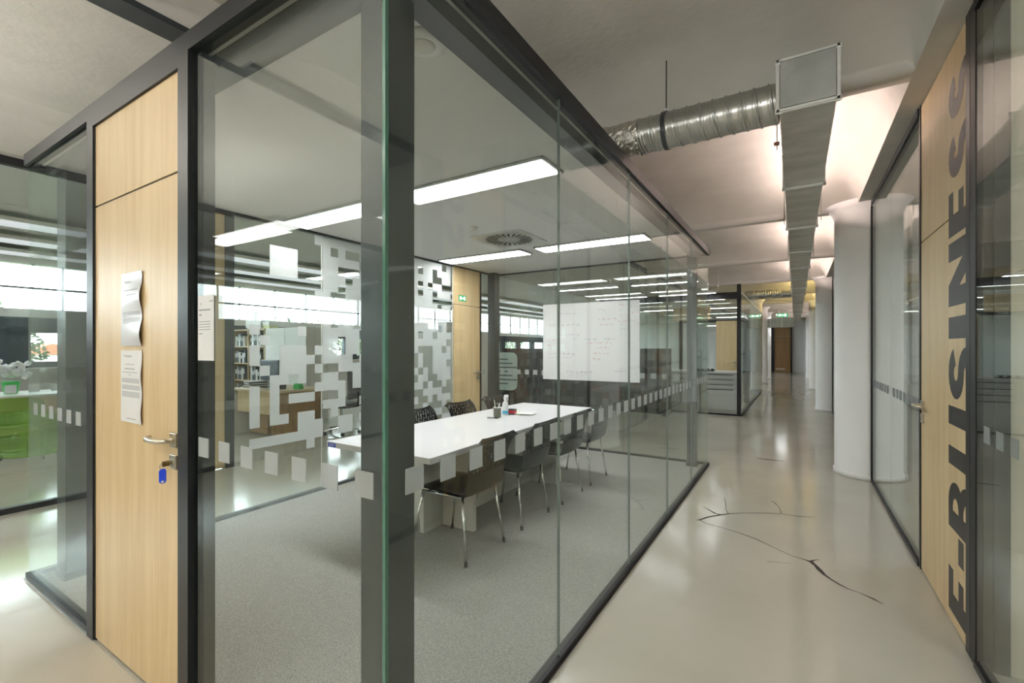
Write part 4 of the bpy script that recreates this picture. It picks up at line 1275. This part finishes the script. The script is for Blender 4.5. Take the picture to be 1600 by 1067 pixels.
# desk with monitor seen through the pixel glass
dk = thing('desk', 'pale birch office desk with brown side panel behind the pixel glass', 'desk', (-7.2, 4.4, 0))
obj('desk_top', B((-7.85, -6.62, 3.95, 4.85, 0.72, 0.75)), M['maple_x'], dk)
obj('modesty_panel', B((-7.75, -6.75, 4.02, 4.05, 0.38, 0.72)), M['maple'], dk)
obj('leg_panel', B((-7.82, -7.78, 3.98, 4.8, 0, 0.72)), M['lam2'], dk)
obj('side_panel', B((-6.72, -6.68, 3.98, 4.82, 0, 0.72)), M['oak'], dk)
obj('pedestal', B((-7.7, -7.2, 4.2, 4.75, 0.02, 0.62)), M['oak'], dk)
mo = thing('monitor', 'dark computer monitor seen from behind on the birch desk', 'monitor', (-7.35, 4.35, 0.75))
def monitor(t, x, y, z, w, h, mb):
    obj('stand_base', B((x - 0.11, x + 0.11, y - 0.08, y + 0.1, z, z + 0.015)), M['screen'], t, bevel=0.004)
    obj('stand_neck', B((x - 0.03, x + 0.03, y - 0.015, y + 0.015, z + 0.015, z + 0.18)), M['screen'], t)
    obj('casing', B((x - w / 2, x + w / 2, y - 0.04, y + 0.0, z + 0.12, z + 0.12 + h)), mb, t, bevel=0.012)
    obj('screen', B((x - w / 2 + 0.012, x + w / 2 - 0.012, y + 0.0, y + 0.004, z + 0.132, z + 0.108 + h)), M['screen'], t)
monitor(mo, -7.35, 4.35, 0.75, 0.52, 0.34, M['mon_back'])
pc = thing('pencil_pot', 'dark pot of coloured pencils beside the dark monitor', 'pot', (-6.95, 4.3, 0.75))
obj('pot', LA([(0.05, 0), (0.055, 0.12), (0.05, 0.12), (0.045, 0.01)], -6.95, 4.3, 0.75, 16), M['screen'], pc)
for k in range(6):
    obj('pencil', T([(-6.95 + 0.02 * (k % 3 - 1), 4.3 + 0.015 * (k % 2), 0.77), (-6.95 + 0.05 * (k % 3 - 1), 4.3 + 0.04 * (k % 2), 0.97)], 0.006, 6), M[('red', 'yellow', 'lam')[k % 3]], pc)
gb = thing('green_box', 'small bright green tape dispenser on the birch desk', 'box', (-6.75, 4.45, 0.75))
obj('body', prism([(-6.83, 0.75), (-6.67, 0.75), (-6.67, 0.79), (-6.71, 0.84), (-6.79, 0.84), (-6.83, 0.81)], 'y', 4.40, 4.48), M['green'], gb, bevel=0.005)
pst = thing('paper_stack', 'untidy stack of papers and dark folders left of the monitor', 'paper', (-7.7, 4.3, 0.75))
for k in range(6):
    bm = B((-7.82, -7.58, 4.15, 4.45, 0.75 + 0.018 * k, 0.765 + 0.018 * k)); bmesh.ops.rotate(bm, verts=bm.verts, cent=(-7.7, 4.3, 0), matrix=Matrix.Rotation(rr.uniform(-.2, .2), 3, 'Z'))
    obj('folder', bm, M[('screen', 'paper', 'greyfab', 'paper', 'navy', 'paper')[k]], pst)

def shelf_unit(name, label, x0, x1, y0, y1, z1, nsh, ncol, mat):
    t = thing(name, label, 'shelf', ((x0 + x1) / 2, y1, 0))
    obj('back_panel', B((x0, x1, y1 - 0.015, y1, 0, z1)), M['oak'], t)
    for k in range(nsh + 1):
        z = z1 * k / nsh
        obj('shelf_board', B((x0, x1, y0, y1 - 0.015, max(0, z - 0.025), max(0.025, z))), mat, t)
    for k in range(ncol + 1):
        x = x0 + (x1 - x0) * k / ncol
        obj('side_board', B((x - 0.012, x + 0.012, y0, y1 - 0.015, 0, z1)), mat, t)
    return t
shelf_unit('bookcase', 'open birch bookcase with office things behind the desk', -10.5, -9.3, 5.35, 5.72, 1.80, 5, 2, M['maple_x'])
sh = 1.80 / 5
bk = 0
ordw = ('first', 'second', 'third', 'fourth', 'fifth', 'sixth', 'seventh', 'eighth', 'ninth', 'tenth', 'eleventh', 'twelfth')
for s in (1, 2, 3, 4):
    for c in range(2):
        x = -10.46 + 0.6 * c
        n = 6
        for k in range(n):
            w = 0.05 + 0.02 * rr.random(); h = 0.2 + 0.09 * rr.random()
            lv = ('lowest', 'second', 'third', 'top')[s - 1]
            t = thing('binder', f'office binder, {ordw[c * 6 + k]} from the left on the {lv} shelf of the birch bookcase', 'binder', (x + w / 2, 5.5, sh * s), f'binders on the {lv} bookcase shelf')
            obj('cover', B((x, x + w, 5.38, 5.62, sh * s + 0.001, sh * s + h)), M[('greyfab', 'lam2', 'screen', 'zinc', 'mon_back')[(bk) % 5]], t)
            obj('spine_label', B((x + w * 0.2, x + w * 0.8, 5.3785, 5.38, sh * s + h * 0.45, sh * s + h * 0.8)), M['paper'], t)
            x += w + 0.004; bk += 1
cw = thing('cupboard', 'pale grey two-door cupboard right of the birch bookcase', 'cupboard', (-8.7, 5.6, 0))
obj('carcass', B((-9.26, -7.9, 5.37, 5.85, 0, 1.80)), M['lam2'], cw)
for k in range(2):
    dd = obj('cupboard_door', B((-9.25 + 0.68 * k, -8.585 + 0.68 * k, 5.35, 5.37, 0.06, 1.785)), M['lam2'], cw, bevel=0.002)
    obj('door_knob', T([(-8.62 + 0.12 * k, 5.35, 1.0), (-8.62 + 0.12 * k, 5.325, 1.0)], 0.01, 8), M['chrome'], dd)
hd = thing('office_machine', 'white office machine with a rounded grey hood on the bookcase', 'machine', (-9.75, 5.5, 1.8))
obj('hood', prism([(-10.05 + 0.0, 1.83)] + [(-9.75 - 0.3 * math.cos(PI * k / 12), 1.95 + 0.22 * math.sin(PI * k / 12)) for k in range(13)] + [(-9.45, 1.83)], 'y', 5.38, 5.68), M['lam2'], hd, bevel=0.01)
obj('tray_body', B((-9.95, -9.45, 5.36, 5.7, 1.80, 1.93)), M['lam'], hd, bevel=0.01)
bxs = thing('cardboard_box', 'small pale box pile on top of the bookcase end', 'box', (-9.4, 5.5, 1.8))
obj('box_body', B((-9.42, -9.2, 5.4, 5.6, 1.80, 1.87)), M['yellow'], bxs); obj('box_lid', B((-9.43, -9.19, 5.39, 5.61, 1.872, 1.95)), M['lam2'], bxs)
# storage wall further along
cw2 = thing('storage_wall', 'pale grey storage cupboards along the office beyond the pixel glass', 'cupboard', (-6.6, 7.2, 0))
for k in range(4):
    x = -7.6 + 0.62 * k
    obj('carcass', B((x, x + 0.61, 7.2, 7.65, 0, 1.72)), M['lam2'], cw2)
    dd = obj('cupboard_door', B((x + 0.004, x + 0.606, 7.18, 7.2, 0.05, 1.71)), M['lam2'], cw2, bevel=0.002)
    obj('door_knob', T([(x + 0.55, 7.18, 0.95), (x + 0.55, 7.16, 0.95)], 0.01, 8), M['chrome'], dd)
for k, (x, mk_, lb) in enumerate(((-7.3, 'yellow', 'yellow carton on top of the storage cupboards'), (-6.9, 'greyfab', 'dark grey carton on top of the storage cupboards'), (-6.2, 'lam', 'white carton on top of the storage cupboards'))):
    t = thing('carton', lb, 'box', (x, 7.4, 1.72)); obj('carton_body', B((x - 0.12, x + 0.12, 7.3, 7.5, 1.72, 1.90)), M[mk_], t); obj('carton_lid', B((x - 0.125, x + 0.125, 7.295, 7.505, 1.90, 1.94)), M[mk_], t)

def office_chair(label, x, y, a):
    t = thing('office_chair', label, 'chair', (x, y, 0))
    obj('seat', B((-0.24, 0.24, -0.23, 0.25, 0.44, 0.51)), M['greyfab'], t, local=True, bevel=0.025)
    bm = B((-0.22, 0.22, -0.29, -0.23, 0.58, 1.05)); obj('backrest', bm, M['greyfab'], t, local=True, bevel=0.025)
    obj('back_bar', T([(0, -0.1, 0.43), (0, -0.3, 0.46), (0, -0.31, 0.7)], 0.018, 8), M['anth'], t, local=True)
    obj('column_tube', T([(0, 0, 0.1), (0, 0, 0.44)], 0.025, 12), M['chrome'], t, local=True)
    for k in range(5):
        q = 2 * PI * k / 5
        lg = obj('base_arm', T([(0, 0, 0.11), (0.28 * math.cos(q), 0.28 * math.sin(q), 0.07)], [0.022, 0.014], 8), M['chrome'], t, local=True)
        obj('caster', T([(0.28 * math.cos(q), 0.28 * math.sin(q) - 0.02, 0.028), (0.28 * math.cos(q), 0.28 * math.sin(q) + 0.02, 0.028)], 0.027, 12), M['rubber'], lg, local=True)
    t.rotation_euler = (0, 0, a)
    return t
office_chair('dark swivel office chair beside the birch desk', -6.35, 4.95, 1.9)

# green transparent chairs and desk, far left
def green_chair(label, x, y, a):
    t = thing('green_chair', label, 'chair', (x, y, 0), 'green see-through chairs')
    bm = bmesh.new()
    prof = [(0.24, 0.42), (0.18, 0.445), (0.05, 0.44), (-0.1, 0.435), (-0.19, 0.46), (-0.24, 0.55), (-0.265, 0.66), (-0.285, 0.76), (-0.29, 0.80)]
    g = []
    for i, (yy, zz) in enumerate(prof):
        row = []
        k = i / (len(prof) - 1)
        w = 0.24 if k < 0.5 else 0.25 - 0.05 * (k - 0.5)
        for j in range(17):
            u = -1 + 2 * j / 16
            row.append(bm.verts.new((w * u, yy + (0.09 * abs(u) ** 2.2 if k >= 0.5 else 0.0), zz + (0.05 * abs(u) ** 3 if k < 0.5 else -0.06 * abs(u) ** 5 * k))))
        g.append(row)
    for i in range(len(prof) - 1):
        for j in range(16): bm.faces.new((g[i][j], g[i + 1][j], g[i + 1][j + 1], g[i][j + 1]))
    s = obj('shell', bm, M['limeglass'], t, smooth=True, local=True)
    md = s.modifiers.new('thickness', 'SOLIDIFY'); md.thickness = 0.008
    md = s.modifiers.new('smooth', 'SUBSURF'); md.levels = 1; md.render_levels = 2
    for sx in (-1, 1):
        obj('leg', T([(sx * 0.16, 0.12, 0.43), (sx * 0.2, 0.18, 0.40), (sx * 0.22, 0.22, 0.0)], 0.009, 8), M['anth_l'], t, smooth=True, local=True)
        obj('leg', T([(sx * 0.16, -0.12, 0.43), (sx * 0.2, -0.17, 0.40), (sx * 0.22, -0.22, 0.0)], 0.009, 8), M['anth_l'], t, smooth=True, local=True)
    obj('under_frame', T([(-0.16, 0.12, 0.425), (-0.16, -0.12, 0.425), (0.16, -0.12, 0.425), (0.16, 0.12, 0.425)], 0.009, 8), M['chrome'], t, local=True)
    t.rotation_euler = (0, 0, a)
    return t
green_chair('green see-through plastic chair nearest the far left partition', -6.1, 1.28, -1.75)
green_chair('green see-through plastic chair pulled up to the window desk', -8.35, 1.65, 1.4)
dk2 = thing('window_desk', 'long pale desk under the far left windows', 'desk', (-9.5, 2.0, 0))
obj('desk_top', B((-10.2, -9.2, 0.2, 3.9, 0.71, 0.74)), M['lam2'], dk2)
obj('front_panel', B((-9.3, -9.27, 0.3, 3.8, 0.2, 0.71)), M['maple_x'], dk2)
for y in (0.3, 3.8): obj('leg_panel', B((-10.15, -9.25, y - 0.02, y + 0.02, 0, 0.71)), M['lam2'], dk2)
mo2 = thing('monitor', 'black monitor on the window desk, far left', 'monitor', (-9.6, 2.5, 0.74))
monitor(mo2, -9.6, 2.6, 0.74, 0.5, 0.36, M['screen'])
fw = thing('white_flowers', 'white flower bunch in a pot on the window desk', 'plant', (-9.7, 1.8, 0.74))
obj('flower_pot', LA([(0.07, 0), (0.10, 0.18), (0.09, 0.18)], -9.7, 1.85, 0.74, 16), M['green'], fw)
bm = bmesh.new()
for k in range(40):
    v = Vector((rr.gauss(0, .09), rr.gauss(0, .14), 0.34 + rr.gauss(0, .06))) + Vector((-9.7, 1.85, 0.74))
    bmesh.ops.create_icosphere(bm, subdivisions=1, radius=0.045, matrix=Matrix.Translation(v))
o = obj('blossoms', bm, M['lam'], fw, smooth=True); o['kind'] = 'stuff'

# ---------------------------------------------------------------- window wall
FX = -11.0
ww = struct('wall_window', (FX, 0, 0))
obj('spandrel', B((FX - 0.2, FX, -7, 32, 0, 1.06)), M['white'], ww)
obj('sill_board', B((FX - 0.05, FX + 0.25, -7, 32, 1.03, 1.07)), M['lam2'], ww)
obj('dark_band', B((FX - 0.1, FX + 0.02, 0.55, 32, 1.66, 1.92)), M['navy'], ww)
obj('white_band', B((FX - 0.1, FX + 0.03, -7, 32, 1.92, 2.06)), M['white'], ww)
obj('lintel', B((FX - 0.2, FX, -7, 32, 2.82, 3.5)), M['white'], ww)
obj('mid_bar', B((FX - 0.03, FX + 0.02, -7, 32, 2.40, 2.43)), M['anth_l'], ww)
pme = None
y = -7.0
k = 0
while y < 31.9:
    obj('mullion', B((FX - 0.03, FX + 0.02, y - 0.016, y + 0.016, 2.06, 2.82)), M['anth_l'], ww)
    if pme is None:
        po = obj('glass_pane', B((FX - 0.012, FX - 0.004, y + 0.02, y + 0.83, 2.06, 2.82)), M['winglass'], ww); pme = po
    else:
        c = pme.copy(); COL.objects.link(c); c.location.y = 0.85 * k
    y += 0.85; k += 1
wk = 0
pl0 = None
obj('rear_infill', B((FX - 0.1, FX + 0.03, -7, 0.55, 1.06, 1.92)), M['white'], ww)
y = 0.55
while y < 31:
    obj('window_post', B((FX - 0.06, FX + 0.03, y, y + 0.42, 1.07, 1.70), (FX - 0.06, FX + 0.03, y + 0.42, y + 1.35, 1.07, 1.17)), M['navy'], ww)
    if pl0 is None:
        pl0 = obj('lower_pane', B((FX - 0.012, FX - 0.004, y + 0.42, y + 1.35, 1.17, 1.70)), M['winglass'], ww)
    else:
        c = pl0.copy(); COL.objects.link(c); c.location.y = 1.35 * wk
    y += 1.35; wk += 1

# strip lights under the office ceiling
i = 0
for (x, nm) in ((-8.1, 'row nearest the glass partition'), (-9.4, 'middle row'), (-10.6, 'row nearest the windows')):
    for (ya, sec) in ((-5.0, 'at the rear end'), (-0.6, 'over the green chairs'), (3.8, 'over the birch desk'), (8.2, 'over the black pouf'), (12.6, 'over the mugs'), (17.0, 'at the far end')):
        panel_light(f'long office strip light, {nm}, {sec}', x - 0.22, x + 0.22, ya, ya + 4.2, 2.96, 'strip lights under the office ceiling', 'lamp_office', hang=0.06)
# unseen fill lights added behind the camera to lift the near ceiling
for k, (x, y, nm) in enumerate(((-2.6, -1.3, 'over the hall by the maple door'), (-0.1, -0.9, 'over the corridor mouth'), (-0.1, -2.0, 'second from the corridor mouth'), (-4.6, -0.9, 'left part of the hall'), (-1.0, -4.4, 'back of the hall'), (-4.6, -4.0, 'rear left of the hall'))):
    zp = 2.40 if k in (1, 2) else 2.62
    t = panel_light(f'added hall fill light, {nm}', x - 0.6, x + 0.6, y - 0.15, y + 0.15, zp, 'added hall fill lights', 'fill_down', hang=3.2 - zp)
    obj('fill_diffuser', B((x - 0.58, x + 0.58, y - 0.13, y + 0.13, zp + 0.0005, zp + 0.006)), M['fill_up'], t)

# ---------------------------------------------------------------- outside
gr = sobj('ground_outside', B((-120, -11.3, -60, 90, -3.1, -3.0)), M['grass'])
def tree(x, y, h, r, label, seed):
    q = random.Random(seed)
    t = thing('tree', label, 'tree', (x, y, -3), 'trees outside the windows')
    obj('trunk', T([(x, y, -3), (x + 0.1, y, -3 + h * 0.45), (x, y, -3 + h * 0.8)], [0.2, 0.14, 0.07], 8), M['oak'], t)
    bm = bmesh.new()
    for k in range(1700):
        d = Vector((q.gauss(0, 1), q.gauss(0, 1), q.gauss(0, 1))).normalized() * (q.random() ** 0.4)
        c = Vector((d.x * r, d.y * r, d.z * r * 0.8 + 0.25 * r * math.sin(5 * d.x + seed) * math.cos(4 * d.y))) + Vector((x, y, -3 + h * 0.72))
        u = Vector((q.gauss(0, 1), q.gauss(0, 1), q.gauss(0, 1))).normalized() * 0.16
        w = u.orthogonal().normalized() * 0.09
        bm.faces.new([bm.verts.new(c + p) for p in (-u, w, u, -w)])
    o = obj('crown', bm, M['leaf'], t); o['kind'] = 'stuff'
wh = ['the green chairs', 'the window desk', 'the white flowers', 'the bookcase', 'the pale cupboard', 'the storage cupboards', 'the pouf', 'the first mugs', 'the last mugs', 'the end of the counter', 'the far corner']
for k in range(11):
    tree(-24 - (k % 2) * 6.5, 1.0 + 3.6 * k, 5.7 + 0.6 * (k % 2), 2.4, f'leafy tree outside the windows beyond {wh[k]}', k)
hs = thing('house', 'small house with a red tiled roof outside the windows', 'house', (-76, 17.5, -3))
obj('house_wall', B((-80, -74, 15, 20, -3, 0.6)), M['white'], hs)
obj('house_roof', prism([(14.6, 0.6), (20.4, 0.6), (17.5, 1.9)], 'x', -80.3, -73.7), M['roof'], hs)
